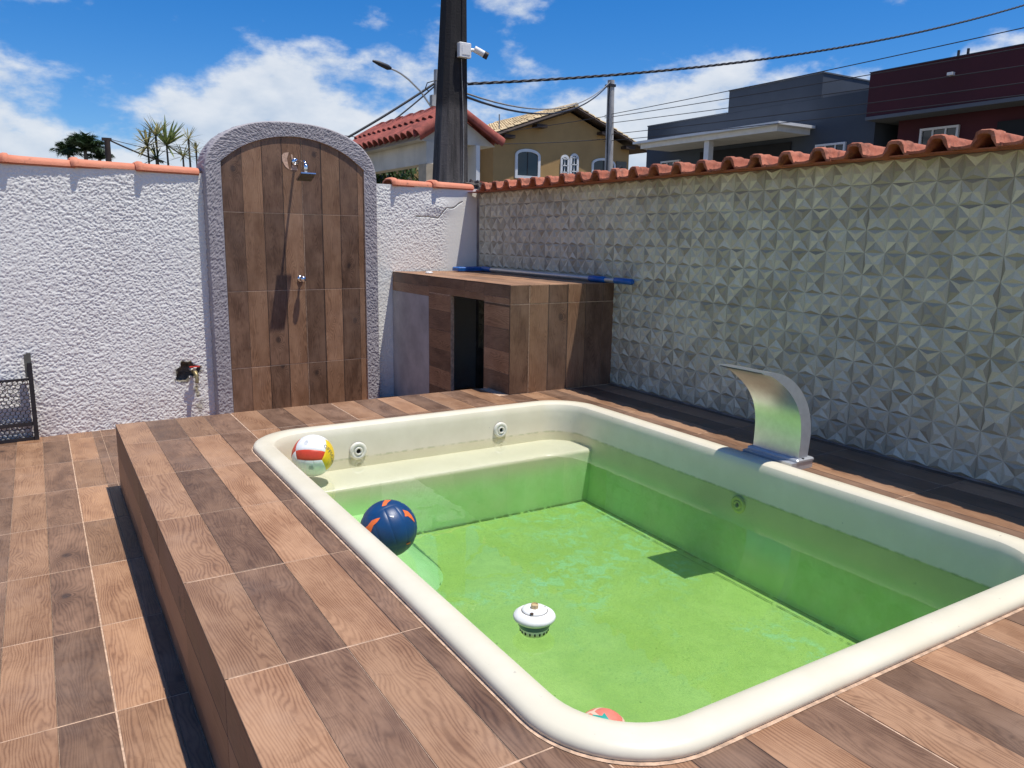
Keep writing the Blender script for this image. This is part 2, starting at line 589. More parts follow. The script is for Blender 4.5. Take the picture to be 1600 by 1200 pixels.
# riser planks: plane coords (u = height, v = along y), facing -X and the far end facing +Y
rf = Matrix(((0, 0, -1, 0.0005), (0, 1, 0, 0), (1, 0, 0, 0), (0, 0, 0, 1)))
hs_ = [(-PWID, -0.004, True), (-2*PWID, -PWID, False), (FZ, -2*PWID, True)]
for (ya, yb) in jr:
    y1 = min(yb, DY1); y0 = max(ya, DY0)
    if y1-y0 < 0.03: continue
    for (u0, u1, dk) in hs_:
        nom = (u0, u0+PWID) if u0 > FZ+0.001 else (u1-PWID, u1)
        plank(deck, pick(dk), nom, (u0+0.0003, u1-0.0003, y0+0.0015, y1-0.0015), rf, 'riser_plank')
rb = Matrix(((0, 1, 0, 0), (0, 0, 1, DY1), (1, 0, 0, 0), (0, 0, 0, 1)))
for i in range(4):
    for (u0, u1, dk) in hs_:
        nom = (u0, u0+PWID) if u0 > FZ+0.001 else (u1-PWID, u1)
        plank(deck, pick(dk), nom, (u0+0.0003, u1-0.0003, i*0.572+0.0015, (i+1)*0.572-0.0015), rb, 'riser_plank')

# ------------------------------------------------------------------ pool
t = NT('pool_gelcoat')
p = t.pos()
z = t.n('ShaderNodeSeparateXYZ', {0: p}).outputs[2]
n = t.noise(p, 5, 6, 0.6)
c = t.mix(t.ramp(n, 0.35, 0.7), (0.68, 0.625, 0.475), (0.735, 0.68, 0.53))
specks = t.noise(p, 55, 3, 0.5)
c = t.mix(t.ramp(specks, 0.71, 0.76, 0, 0.5), c, (0.35, 0.33, 0.27))
# algae film that clings below the water line, thicker lower down
al = t.noise(p, 3.2, 8, 0.62, 0.5)
depth = t.ramp(z, -0.20, -0.34, 0.0, 1.0)
am = t.math('MULTIPLY', depth, t.ramp(al, 0.25, 0.6, 0.55, 0.95))
alc = t.mix(t.ramp(t.noise(p, 9, 7, 0.65), 0.35, 0.66), (0.48, 0.76, 0.34), (0.58, 0.85, 0.45))
c = t.mix(am, c, alc)
line_ = t.math('MULTIPLY', t.ramp(z, -0.150, -0.141, 0, 1), t.ramp(z, -0.132, -0.139, 0, 1))
c = t.mix(t.math('MULTIPLY', line_, t.ramp(t.noise(p, 30, 4), 0.4, 0.6, 0, 0.5)), c, (0.35, 0.38, 0.20))
MAT['pool'] = t.bsdf(c, 0.28, spec=0.5)
t = NT('pool_floor_algae')
p = t.pos()
a1 = t.noise(p, 3.0, 8, 0.6, 0.6); a2 = t.noise(p, 16, 7, 0.68, 0.4); a3 = t.noise(t.mapping(p, (1, 1, 1), (4, 2, 0)), 1.3, 6, 0.6, 1.2)
c = t.mix(t.ramp(a1, 0.3, 0.7), (0.43, 0.545, 0.150), (0.51, 0.63, 0.205))
c = t.mix(t.ramp(a2, 0.40, 0.68, 0, 0.55), c, (0.38, 0.50, 0.155))
bare = t.math('MULTIPLY', t.ramp(a3, 0.50, 0.66), t.ramp(a2, 0.46, 0.60))
c = t.mix(t.math('MULTIPLY', bare, 0.8), c, (0.44, 0.70, 0.44))
sp = t.noise(p, 46, 2, 0.5)
c = t.mix(t.ramp(sp, 0.735, 0.77, 0, 0.7), c, (0.10, 0.14, 0.03))
sp2 = t.noise(t.mapping(p, (1, 1, 1), (9, 5, 1)), 110, 2, 0.5)
c = t.mix(t.math('MULTIPLY', t.ramp(sp2, 0.54, 0.70, 0, 0.65), t.ramp(a3, 0.36, 0.58)), c, (0.24, 0.36, 0.09))
MAT['pool_floor'] = t.bsdf(c, 0.7, t.bump(t.math('ADD', a2, t.math('MULTIPLY', sp2, 0.4)), 0.6, 0.012), spec=0.1)

pool = thing('swimming_pool', 'cream fibreglass swimming pool with rounded rim set into the wooden deck', 'pool', (1.52, 1.6, 0))
PL = Vector((1.52, 1.6, 0))
def loc_(pts): return [(p[0]-PL.x, p[1]-PL.y, p[2]-PL.z) for p in pts]
WZ = -0.140
prof = [(0.012, -0.02), (0.004, 0.001), (0.001, 0.006), (0.001, 0.014), (0.006, 0.024), (0.018, 0.031), (0.040, 0.0345),
        (0.062, 0.034), (0.080, 0.030), (0.092, 0.022), (0.100, 0.008), (0.105, -0.015), (0.109, -0.06), (0.114, -0.14),
        (0.119, -0.20)]
rings = [rrect(i) for i, z in prof]
# lower wall rings follow a rectangle that narrows
n_ = len(rings[0])
low = []
for (dx0, dx1, dy0, dy1, z, r) in ((0.122, 0.128, 0.122, 0.120, -0.30, 0.18), (0.13, 0.150, 0.14, 0.125, -0.47, 0.15), (0.14, 0.172, 0.15, 0.13, -0.545, 0.14)):
    pts = []
    x0, x1, y0, y1 = PX0+dx0, PX1-dx1, PY0+dy0, PY1-dy1
    for cx, cy, a0 in ((x1-r, y1-r, 0), (x0+r, y1-r, PI/2), (x0+r, y0+r, PI), (x1-r, y0+r, 1.5*PI)):
        for i in range(15):
            a = a0+PI/2*i/14
            pts.append((cx+r*math.cos(a), cy+r*math.sin(a)))
    out = []
    for i, q in enumerate(pts):
        q2 = pts[(i+1) % len(pts)]
        out.append(q)
        if math.dist(q, q2) > 0.3:
            for k in range(1, 16):
                out.append((q[0]+(q2[0]-q[0])*k/16, q[1]+(q2[1]-q[1])*k/16))
    low.append((out, z))
def floor_z(x, y): return -0.500-0.030*max(0, min(1, (2.65-y)/1.9))
V = []; F = []
allr = [(r, z) for r, (i, z) in zip(rings, prof)]+low
for r, z in allr:
    for q in r: V.append((q[0], q[1], z))
for k in range(len(allr)-1):
    for i in range(n_):
        j = (i+1) % n_
        F.append((k*n_+i, k*n_+j, (k+1)*n_+j, (k+1)*n_+i))
b = MB(); b.add(loc_(V), F[:9*n_], True)
b.build('rim', 'pool', pool)
b = MB(); b.add(loc_(V), [f for f in F[9*n_:]], True)
b.build('wall', 'pool', pool)
ra, rb2 = rrect(-0.0065), rrect(0.010)
b = MB(); b.add(loc_([(q[0], q[1], 0.0012) for q in ra]+[(q[0], q[1], 0.0030) for q in rb2]), [(i, (i+1) % n_, n_+(i+1) % n_, n_+i) for i in range(n_)])
b.build('grout_bead', 'grout', pool)
# floor sheet (a touch wider than the walls, walls pass through it)
nx, ny = 24, 36
V = []; F = []
for j in range(ny+1):
    for i in range(nx+1):
        x = 0.62+(2.42-0.62)*i/nx; y = 0.24+(2.98-0.24)*j/ny
        V.append((x, y, floor_z(x, y)))
for j in range(ny):
    for i in range(nx):
        a = j*(nx+1)+i
        F.append((a, a+1, a+nx+2, a+nx+1))
b = MB(); b.add(loc_(V), F, True); b.build('pool_floor', 'pool_floor', pool)
# far ledge with rounded nosing; left step
def extr_profile(prof2, x0, x1, n=2):
    """profile in (y,z) swept along x"""
    V = []; F = []
    m_ = len(prof2)
    for x in (x0, x1):
        V += [(x, q[0], q[1]) for q in prof2]
    F = [(i, i+1, m_+i+1, m_+i) for i in range(m_-1)]
    return V, F
LY = 2.648
arc = [(LY+0.022-0.022*math.sin(a), -0.196-0.022+0.022*math.cos(a)) for a in np.linspace(0, PI/2, 6)]
V, F = extr_profile([(3.00, -0.190)]+arc+[(LY-0.004, -0.45), (LY-0.014, -0.56)], 0.60, 2.425)
b = MB(); b.add(loc_(V), F, True); b.build('ledge', 'pool', pool)
# left corner seat: rounded block with sloping sides
V = []; F = []
def seat_ring(ins, z):
    x1, y0, r = 1.035+ins, 2.13-ins, 0.16+ins*0.7
    pts = [(0.60, LY-0.002), (0.60, y0)]
    pts += [(x1-r+r*math.sin(a), y0+r-r*math.cos(a)) for a in np.linspace(0, PI/2, 10)]
    pts += [(x1, LY-0.002)]
    return [(q[0], q[1], z) for q in pts]
lv = [seat_ring(-0.05, -0.345), seat_ring(-0.015, -0.350), seat_ring(0.01, -0.365), seat_ring(0.03, -0.395), seat_ring(0.16, -0.50), seat_ring(0.20, -0.56)]
K = len(lv[0])
for l in lv: V += l
F = [tuple(range(K))]
for a in range(len(lv)-1):
    F += [(a*K+i, (a+1)*K+i, (a+1)*K+i+1, a*K+i+1) for i in range(K-1)]
b = MB(); b.add(loc_(V), F, True); b.build('seat', 'pool', pool)
# dirt that has settled along the foot of the walls
MAT['silt'] = plain('dark_algae_silt', (0.10, 0.15, 0.045), 0.95, 0.45, 40)
def silt(p0, p1, w, seed):
    r = random.Random(seed); b = MB(); N = 110
    p0, p1 = Vector(p0), Vector(p1); d = (p1-p0).normalized(); nrm = Vector((-d.y, d.x, 0))
    vs = []
    for i in range(N+1):
        q = p0.lerp(p1, i/N)
        a = w*(0.35+0.9*r.random()); c2 = w*(0.15+0.5*r.random())
        qa = q+nrm*a; qb = q-nrm*c2
        for e in (qa, qb): vs.append((e.x, e.y, floor_z(e.x, e.y)+0.006))
    b.add(vs, [(2*i, 2*i+1, 2*i+3, 2*i+2) for i in range(N) if r.random() < 0.93], False)
    b.v = loc_(b.v)
    o = b.build('silt_line', 'silt', pool); o['kind'] = 'stuff'
silt((1.20, LY-0.020, 0), (2.36, LY-0.020, 0), 0.013, 1)
silt((2.352, 2.62, 0), (2.345, 0.36, 0), -0.010, 2)
silt((2.305, 2.45, 0), (2.300, 0.55, 0), -0.004, 12)
silt((1.205, LY-0.03, 0), (1.195, 2.20, 0), 0.006, 3)
silt((1.19, 2.19, 0), (1.12, 2.05, 0), 0.006, 4)
# wall fittings (return jets) on the far wall and one on the long wall
MAT['plastic'] = plain('cream_plastic', (0.72, 0.70, 0.60), 0.35, 0.05, 20)
MAT['fit_y'] = plain('stained_plastic', (0.55, 0.56, 0.18), 0.5, 0.2, 20)
MAT['hole'] = plain('dark_hole', (0.012, 0.012, 0.012), 0.9, 0.1, 5)
def jet(ctr, axis, r, mat):
    e = bpy.data.objects.new('return_jet', None); COL.objects.link(e); e.parent = pool
    e.location = Vector(ctr)-PL
    s = -1
    b = MB(); b.lathe([(r, 0.002*s*-1), (r, 0.006*s), (r*0.9, 0.011*s), (r*0.62, 0.012*s), (r*0.56, 0.007*s), (r*0.50, 0.007*s), (r*0.46, 0.014*s), (r*0.30, 0.015*s), (r*0.27, 0.004*s)], 28, axis=axis)
    b.build('flange', mat, e)
    b = MB(); b.lathe([(r*0.275, 0.004*s), (0.0005, 0.003*s)], 16, axis=axis); b.build('nozzle_hole', 'hole', e)
    return e
jet((1.078, 2.936, -0.103), 'Y', 0.047, 'plastic')
jet((1.950, 2.936, -0.092), 'Y', 0.045, 'plastic')
jet((2.412, 1.530, -0.190), 'X', 0.042, 'fit_y')

# water: closed volume, its sides just behind the pool walls
t = NT('pool_water')
fr = t.n('ShaderNodeFresnel', {'IOR': 1.33})
wv = t.noise(t.pos(), 3.5, 3, 0.5)
nb = t.bump(wv, 0.10, 0.01)
t.set(fr.inputs['Normal'], nb)
gl = t.n('ShaderNodeBsdfGlossy', {'Roughness': 0.015, 'Normal': nb, 'Color': (1, 1, 1)})
tr = t.n('ShaderNodeBsdfTransparent')
mxs = t.n('ShaderNodeMixShader', {0: fr.outputs[0], 1: tr.outputs[0], 2: gl.outputs[0]})
t.t.links.new(mxs.outputs[0], t.out.inputs['Surface'])
va = t.n('ShaderNodeVolumeAbsorption', {'Color': (0.44, 0.90, 0.42), 'Density': 1.0})
vs_ = t.n('ShaderNodeVolumeScatter', {'Color': (0.42, 1.0, 0.28), 'Density': 0.34})
vadd = t.n('ShaderNodeAddShader', {0: va.outputs[0], 1: vs_.outputs[0]})
t.t.links.new(vadd.outputs[0], t.out.inputs['Volume'])
MAT['water'] = t.m
out = rrect(0.112)
b = MB(); b.prism(out, -0.60, WZ)
water = b.build('pool_water', 'water'); tag(water, kind='structure')

# ------------------------------------------------------------------ pool fountain (curved sheet spout)
MAT['cast'] = plain('satin_steel', (0.52, 0.54, 0.57), 0.42, 0.05, 30, metal=0.55)
MAT['brushed'] = plain('brushed_steel', (0.66, 0.68, 0.70), 0.34, 0.05, 30, metal=1.0)
SY0, SY1 = 1.362, 1.625
sp_ = thing('pool_fountain', 'curved stainless steel waterfall spout standing on the pool edge', 'fountain', (2.62, (SY0+SY1)/2, 0))
back = [(2.650, 0.040), (2.656, 0.10), (2.660, 0.155), (2.652, 0.215), (2.630, 0.28), (2.595, 0.335), (2.548, 0.385), (2.49, 0.425), (2.43, 0.450), (2.372, 0.461), (2.318, 0.4655)]
front = [(2.590, 0.040), (2.592, 0.10), (2.592, 0.155), (2.585, 0.215), (2.566, 0.27), (2.535, 0.318), (2.495, 0.360), (2.45, 0.395), (2.405, 0.425), (2.36, 0.447), (2.314, 0.4575)]
def catmull(pts, k=4):
    P = [Vector((p[0], p[1], 0)) for p in pts]; o = []
    for i in range(len(P)-1):
        p0, p1, p2, p3 = P[max(i-1, 0)], P[i], P[i+1], P[min(i+2, len(P)-1)]
        for j in range(k):
            s = j/k
            o.append(0.5*((2*p1)+(-p0+p2)*s+(2*p0-5*p1+4*p2-p3)*s*s+(-p0+3*p1-3*p2+p3)*s**3))
    o.append(P[-1])
    return [(q.x, q.y) for q in o]
bk, ft = catmull(back), catmull(front)
b = MB(); N = len(bk)
SC = Vector((2.62, (SY0+SY1)/2, 0))
def spt(q, y): return (q[0]-SC.x, y-SC.y, q[1])
vs = [spt(q, y) for y in (SY0, SY1) for q in bk]
b.add(vs, [(i, i+1, N+i+1, N+i) for i in range(N-1)], True)
b.build('back_shell', 'brushed', sp_)
b = MB()
vs = [spt(q, y) for y in (SY0, SY1) for q in ft]
b.add(vs, [(i, N+i, N+i+1, i+1) for i in range(N-1)], True)
b.build('front_shell', 'brushed', sp_)
for y, s in ((SY0, 1), (SY1, -1)):
    b = MB()
    vs = [spt(q, y) for q in bk]+[spt(q, y) for q in ft]
    b.add(vs, [(i, N+i, N+i+1, i+1) if s > 0 else (i, i+1, N+i+1, N+i) for i in range(N-1)], False)
    b.build('side_panel', 'cast', sp_)
b = MB(); b.box((-0.3035, SY0-SC.y+0.0005, 0.4586), (-0.3005, SY1-SC.y-0.0005, 0.4650)); b.build('lip', 'cast', sp_)
b = MB(); b.box((-0.3045, SY0-SC.y+0.012, 0.4592), (-0.300, SY1-SC.y-0.012, 0.4612)); b.build('outlet_slot', 'hole', sp_)
b = MB(); b.cbox((-0.055, SY0-SC.y-0.016, 0.0352), (0.062, SY1-SC.y+0.016, 0.048), 0.005)
b.box((-0.092+0.004, SY0-SC.y-0.012, -0.003), (0.055, SY1-SC.y+0.012, 0.0351))
b.build('base_flange', 'cast', sp_)
for yy in (SY0-SC.y-0.008, SY1-SC.y+0.008):
    b = MB(); b.lathe([(0.006, 0.048), (0.006, 0.051), (0.001, 0.052)], 10, ctr=(-0.01, yy, 0)); b.build('bolt', 'hole', sp_)

# ------------------------------------------------------------------ tiled relief wall
t = NT('grey_relief_tile')
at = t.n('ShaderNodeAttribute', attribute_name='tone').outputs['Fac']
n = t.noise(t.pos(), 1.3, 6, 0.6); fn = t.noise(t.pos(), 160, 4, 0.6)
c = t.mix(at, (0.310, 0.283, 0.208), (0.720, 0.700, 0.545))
c = t.mix(t.ramp(fn, 0.35, 0.7, 0, 0.14), c, (0.18, 0.17, 0.15))
c = t.mix(t.ramp(n, 0.5, 0.75, 0, 0.22), c, (0.34, 0.32, 0.24))
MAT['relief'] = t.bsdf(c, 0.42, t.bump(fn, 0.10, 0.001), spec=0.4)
CELL = 0.10665
def relief_tile(nu, nv, seed):
    """tile in plane coords: u along -Y... local x = u, y = v(up), z out of the wall"""
    r = random.Random(seed)
    b = MB(); tones = []
    for j in range(nv):
        for i in range(nu):
            u0, v0 = i*CELL, j*CELL
            g = 0.0006
            ua, ub = u0+(g if i == 0 else 0), u0+CELL-(g if i == nu-1 else 0)
            va_, vb = v0+(g if j == 0 else 0), v0+CELL-(g if j == nv-1 else 0)
            cx, cy = u0+CELL/2, v0+CELL/2
            hc = r.uniform(-0.001, 0.003)
            A, B, C_, D_ = (ua, va_, 0.004), (ub, va_, 0.004), (ub, vb, 0.004), (ua, vb, 0.004)
            ctr = (cx, cy, 0.004+hc)
            k = 0.335
            hm = [0.004+r.choice((0.009, 0.010, 0.011, 0.0125)) for _ in range(4)]
            md = [(cx, cy-CELL*k, hm[0]), (cx+CELL*k, cy, hm[1]), (cx, cy+CELL*k, hm[2]), (cx-CELL*k, cy, hm[3])]
            cs = [A, B, C_, D_]
            vs = cs+[ctr]+md
            fs = []
            for s in range(4):
                p, q = s, (s+1) % 4
                fs += [(p, q, 5+s), (p, 5+s, 4), (q, 4, 5+s)]
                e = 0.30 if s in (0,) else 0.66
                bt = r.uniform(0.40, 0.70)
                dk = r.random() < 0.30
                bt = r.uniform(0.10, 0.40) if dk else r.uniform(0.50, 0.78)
                tones += [(r.uniform(0.0, 0.25) if r.random() < (0.6 if s == 0 else 0.22) else bt*0.9),  # bottom-edge facets more often dark: downward-facing shade put into the tone
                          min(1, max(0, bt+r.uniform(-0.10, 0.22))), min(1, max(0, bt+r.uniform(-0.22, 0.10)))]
            b.add(vs, fs)
    # rim down to the bed
    U, Vv = nu*CELL, nv*CELL; g = 0.0006
    ring = [(g, g), (U-g, g), (U-g, Vv-g), (g, Vv-g)]
    vs = [(p[0], p[1], 0.004) for p in ring]+[(p[0], p[1], -0.004) for p in ring]
    b.add(vs, [(i, 4+i, 4+(i+1) % 4, (i+1) % 4) for i in range(4)]); tones += [0.4]*4
    me = b.mesh('relief_tile')
    a = me.attributes.new('tone', 'FLOAT', 'FACE')
    a.data.foreach_set('value', tones)
    me.materials.append(MAT['relief'])
    return me
tw = thing('tiled_wall', 'grey wall of faceted pyramid relief tiles capped with terracotta roof tiles', 'wall', (XT, 2.0, 0))
TW = Vector((XT, 2.0, 0))
b = MB(); b.box((-0.0015, -4.5, FZ-0.3), (0.16, 3.41, 1.415)); b.build('wall_core', 'cement', tw)
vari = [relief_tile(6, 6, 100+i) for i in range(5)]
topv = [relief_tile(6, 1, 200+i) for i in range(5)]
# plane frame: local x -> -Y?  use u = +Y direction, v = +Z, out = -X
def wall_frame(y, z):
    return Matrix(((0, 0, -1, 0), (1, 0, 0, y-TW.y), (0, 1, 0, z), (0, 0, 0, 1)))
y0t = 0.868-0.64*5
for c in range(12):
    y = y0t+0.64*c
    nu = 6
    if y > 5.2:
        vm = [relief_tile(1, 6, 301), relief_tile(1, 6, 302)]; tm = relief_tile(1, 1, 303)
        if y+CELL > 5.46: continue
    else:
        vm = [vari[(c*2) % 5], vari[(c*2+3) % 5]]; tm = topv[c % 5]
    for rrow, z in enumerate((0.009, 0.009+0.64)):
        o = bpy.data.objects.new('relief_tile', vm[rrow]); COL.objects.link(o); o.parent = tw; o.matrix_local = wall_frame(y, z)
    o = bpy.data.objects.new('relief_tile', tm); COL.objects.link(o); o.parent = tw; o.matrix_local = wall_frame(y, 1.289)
# skirting between deck and tiles
b = MB(); b.box((-0.004, -4.5, -0.003), (0.004, 3.41, 0.0085)); b.build('grout_line', 'cement', tw)

t = NT('terracotta')
o_ = t.obj(); r_ = t.rand()
pp = t.n('ShaderNodeVectorMath', {0: o_, 1: t.n('ShaderNodeCombineXYZ', {0: t.math('MULTIPLY', r_, 50.0), 1: t.math('MULTIPLY', r_, 20.0)}).outputs[0]}, operation='ADD').outputs[0]
n = t.noise(pp, 7, 7, 0.65); n2 = t.noise(pp, 70, 4, 0.6); n3 = t.noise(pp, 14, 6, 0.7, 0.4)
c = t.mix(t.ramp(n, 0.3, 0.7), (0.37, 0.115, 0.066), (0.50, 0.185, 0.112))
c = t.mix(t.ramp(n3, 0.46, 0.66, 0, 0.75), c, (0.13, 0.055, 0.038))
c = t.mix(t.ramp(n2, 0.62, 0.74, 0, 0.5), c, (0.62, 0.50, 0.40))
tn = t.math('MULTIPLY_ADD', r_, 0.3, 0.82)
c = t.mix(1.0, c, t.n('ShaderNodeCombineColor', {0: tn, 1: tn, 2: tn}).outputs[0], 'MULTIPLY')
MAT['terra'] = t.bsdf(c, 0.85, t.bump(t.math('ADD', n2, n3), 0.5, 0.004), spec=0.25)
t = NT('salmon_painted_tile')
o_ = t.pos()
n = t.noise(o_, 6, 7, 0.65); n2 = t.noise(o_, 60, 4, 0.6); n3 = t.noise(o_, 13, 6, 0.72, 0.5)
c = t.mix(t.ramp(n, 0.3, 0.7), (0.60, 0.215, 0.125), (0.68, 0.27, 0.165))
c = t.mix(t.ramp(n3, 0.60, 0.70, 0, 0.8), c, (0.20, 0.10, 0.07))
c = t.mix(t.ramp(n2, 0.68, 0.75, 0, 0.5), c, (0.7, 0.55, 0.45))
MAT['salmon'] = t.bsdf(c, 0.8, t.bump(t.math('ADD', n2, n3), 0.5, 0.004), spec=0.25)

# roof tiles on the tiled wall: pan + raised roll with collar, axis along X
HP = 0.1957
def roof_tile_mesh(seed):
    r = random.Random(seed)
    b = MB()
    def prof(bulge=0.0):
        # cross section along y (0..HP*1.06), returns (y,z)
        pts = [(-0.008, 0.000), (0.014, 0.003), (0.022, 0.034+bulge), (0.030, 0.050+bulge), (0.046, 0.057+bulge), (0.080, 0.058+bulge),
               (0.096, 0.052+bulge), (0.104, 0.036+bulge), (0.112, 0.006), (0.140, 0.001), (0.180, 0.002), (0.196, 0.006)]
        return pts
    xs = [(-0.150, 0.0), (-0.144, 0.004), (-0.122, 0.005), (-0.118, 0.0), (-0.085, 0.0), (-0.080, 0.005), (-0.062, 0.005), (-0.056, -0.001), (0.03, -0.003), (0.15, -0.007), (0.27, -0.016)]
    th = 0.013
    jag = [r.uniform(-0.006, 0.006) for _ in range(20)]
    top = []; n = len(prof())
    for k, (x, bl) in enumerate(xs):
        for i, (y, z) in enumerate(prof(bl)):
            slope = -0.0*x
            top.append((x+(jag[i] if k == 0 else 0), y, z+slope+0.004))
    bot = []
    for k, (x, bl) in enumerate(xs):
        pr = prof(0)
        for i, (y, z) in enumerate(pr):
            yy = y
            if 2 <= i <= 7: yy = 0.07+(y-0.07)*0.74
            bot.append((x+(jag[i] if k == 0 else 0), yy, max(z-th, -0.009)+0.004))
    m_ = len(top); fs = []
    for k in range(len(xs)-1):
        for i in range(n-1):
            a = k*n+i
            fs.append((a, a+n, a+n+1, a+1))
    b.add(top, [f[::-1] for f in fs], True)
    b.add(bot, fs, True)
    # front and back edges, sides
    vs = top[:n]+bot[:n]
    b.add(vs, [(i, i+1, n+i+1, n+i) for i in range(n-1)][::1], False)
    vs = top[-n:]+bot[-n:]
    b.add(vs, [(i, n+i, n+i+1, i+1) for i in range(n-1)], False)
    for e in (0, n-1):
        vs = [top[k*n+e] for k in range(len(xs))]+[bot[k*n+e] for k in range(len(xs))]
        q = len(xs)
        b.add(vs, [(i, i+1, q+i+1, q+i) for i in range(q-1)], False)
    me = b.mesh('roof_tile'); me.materials.append(MAT['terra'])
    return me
rtm = [roof_tile_mesh(s) for s in range(5)]
for i in range(36):
    ybase = 5.117+0.0-i*HP+HP*0.98
    o = bpy.data.objects.new('roof_tile', rtm[(i*3+i//4) % 5]); COL.objects.link(o); o.parent = tw
    yy = ybase-HP+0.02-0.155
    if yy > 5.30: continue
    o.matrix_local = Matrix.Translation((0.006+random.uniform(-0.008, 0.008), yy-TW.y, 1.404+random.uniform(-0.003, 0.004))) @ Matrix.Rotation(random.uniform(-0.02, 0.02), 4, 'Z') @ Matrix.Rotation(random.uniform(-0.015, 0.02), 4, 'X')
b = MB(); b.box((-0.10, -4.5, 1.398), (0.16, 3.39, 1.4035)); b.build('mortar_bed', 'terra', tw)

# ------------------------------------------------------------------ white rendered wall
SLP = 0.0749; ANG = math.atan(SLP)
t = NT('white_stucco')
p = t.obj()
n = t.noise(p, 1.6, 7, 0.62); n2 = t.noise(p, 230, 3, 0.6)
z = t.n('ShaderNodeSeparateXYZ', {0: p}).outputs[2]
c = t.mix(t.ramp(n, 0.35, 0.75), (0.86, 0.845, 0.78), (0.78, 0.755, 0.70))
low_ = t.math('MULTIPLY', t.ramp(z, -0.02, -0.36), t.ramp(t.noise(p, 4, 6, 0.65), 0.35, 0.7))
c = t.mix(t.math('MULTIPLY', low_, 0.55), c, (0.56, 0.46, 0.41))
st = t.n('ShaderNodeAttribute', attribute_name='stain').outputs['Fac']
c = t.mix(st, c, t.mix(t.ramp(t.noise(p, 60, 4), 0.4, 0.6), (0.30, 0.24, 0.08), (0.10, 0.09, 0.06)))
MAT['stucco'] = t.bsdf(c, 0.88, t.bump(n2, 0.15, 0.002), spec=0.2)
wall = thing('white_wall', 'white stucco garden wall with salmon ridge tiles, tap hole and shower', 'wall', (-0.2, 5.15, 0), ANG)
def lx(x): return (x+0.2)*1.0028
G = 0.0042
wx0, wx1, wz0, wz1 = -1.7, lx(3.142), FZ-0.02, 1.432
NX = int((wx1-wx0)/G); NZ = int((wz1-wz0)/G)
X = np.linspace(wx0, wx1, NX+1); Z = np.linspace(wz0, wz1, NZ+1)
XX, ZZ = np.meshgrid(X, Z)
def stucco(h, w):
    a = blur_noise(h, w, 0.72); b_ = blur_noise(h, w, 1.3)
    q = a*0.85+b_*0.38
    q = np.tanh(q*1.1)
    return q
rel = stucco(NZ+1, NX+1)
amp = 0.0015+0.00045*blur_noise(NZ+1, NX+1, 60)
amp = np.clip(amp, 0.0006, 0.0032)
amp *= np.clip((XX-lx(2.86))/-0.10, 0.12, 1)          # smooth strip by the corner
amp *= np.clip((1.425-ZZ)/0.03, 0.1, 1)
Yd = -(rel*amp)
# worn patches where the render has peeled
wave = 0.0012*blur_noise(NZ+1, NX+1, 90)
Yd -= wave
stain = np.zeros_like(XX)
# crack
def seg_dist(px, pz, a, b_):
    ax, az = a; bx, bz = b_
    tt = np.clip(((px-ax)*(bx-ax)+(pz-az)*(bz-az))/((bx-ax)**2+(bz-az)**2), 0, 1)
    return np.hypot(px-(ax+tt*(bx-ax)), pz-(az+tt*(bz-az)))
cj = 0.008*blur_noise(NZ+1, NX+1, 4)
ck = [(lx(2.52), 1.178), (lx(2.60), 1.165), (lx(2.735), 1.166), (lx(2.819), 1.256), (lx(2.90), 1.268), (lx(2.985), 1.318)]
dmin = np.full_like(XX, 9.0)
for a_, b_ in zip(ck[:-1], ck[1:]):
    dmin = np.minimum(dmin, seg_dist(XX+cj, ZZ+cj, a_, b_))
Yd += np.where(dmin < 0.0042, 0.010, 0)
lift = np.exp(-((ZZ-1.27)/0.06)**2-((XX-lx(2.74))/0.14)**2)
Yd -= 0.010*lift
stain = np.maximum(stain, 0.45*(dmin < 0.0035))
# tap hole
hxp, hzp = lx(0.600), 0.005
ang = np.arctan2(ZZ-hzp, XX-hxp)
rad = np.hypot((XX-hxp)*0.95, (ZZ-hzp)*0.95)
hr_ = 0.072*(1+0.18*np.sin(2*ang+0.6)+0.16*np.sin(3*ang+2.0)+0.09*np.sin(7*ang))
inside = rad < hr_
stain = np.maximum(stain, 0.9*np.exp(-np.clip(rad-hr_, 0, None)/0.012)*(blur_noise(NZ+1, NX+1, 3) > -0.2))
drip = np.exp(-((XX-lx(0.655)-0.10*(-0.1-ZZ).clip(0))/(0.022+0.10*(-0.1-ZZ).clip(0)))**2)*((ZZ < -0.07) & (ZZ > FZ))*np.clip(0.9-0.9*(-0.07-ZZ)/0.5, 0, 1)
stain = np.maximum(stain, drip*(blur_noise(NZ+1, NX+1, 3.0)*0.55+0.6).clip(0, 1))
V = np.stack([XX, Yd, ZZ], -1).reshape(-1, 3)
idx = np.arange((NX+1)*(NZ+1)).reshape(NZ+1, NX+1)
Q = np.stack([idx[:-1, :-1], idx[:-1, 1:], idx[1:, 1:], idx[1:, :-1]], -1)
keep = ~(inside[:-1, :-1] & inside[1:, 1:] & inside[:-1, 1:])
me = fastmesh('stucco_face', V, Q[keep].reshape(-1, 4))
a = me.attributes.new('stain', 'FLOAT', 'POINT'); a.data.foreach_set('value', stain.astype(np.float32).ravel())
link('stucco_face', me, 'stucco', wall)
b = MB(); b.box((wx0, 0.075, FZ-0.3), (wx1, 0.15, 1.43)); b.box((wx0, 0.02, 1.415), (wx1, 0.0749, 1.43)); b.box((wx0-2.0, -0.003, FZ-0.3), (wx0-0.0005, 0.15, 1.43))
b.build('wall_core', 'cement', wall)
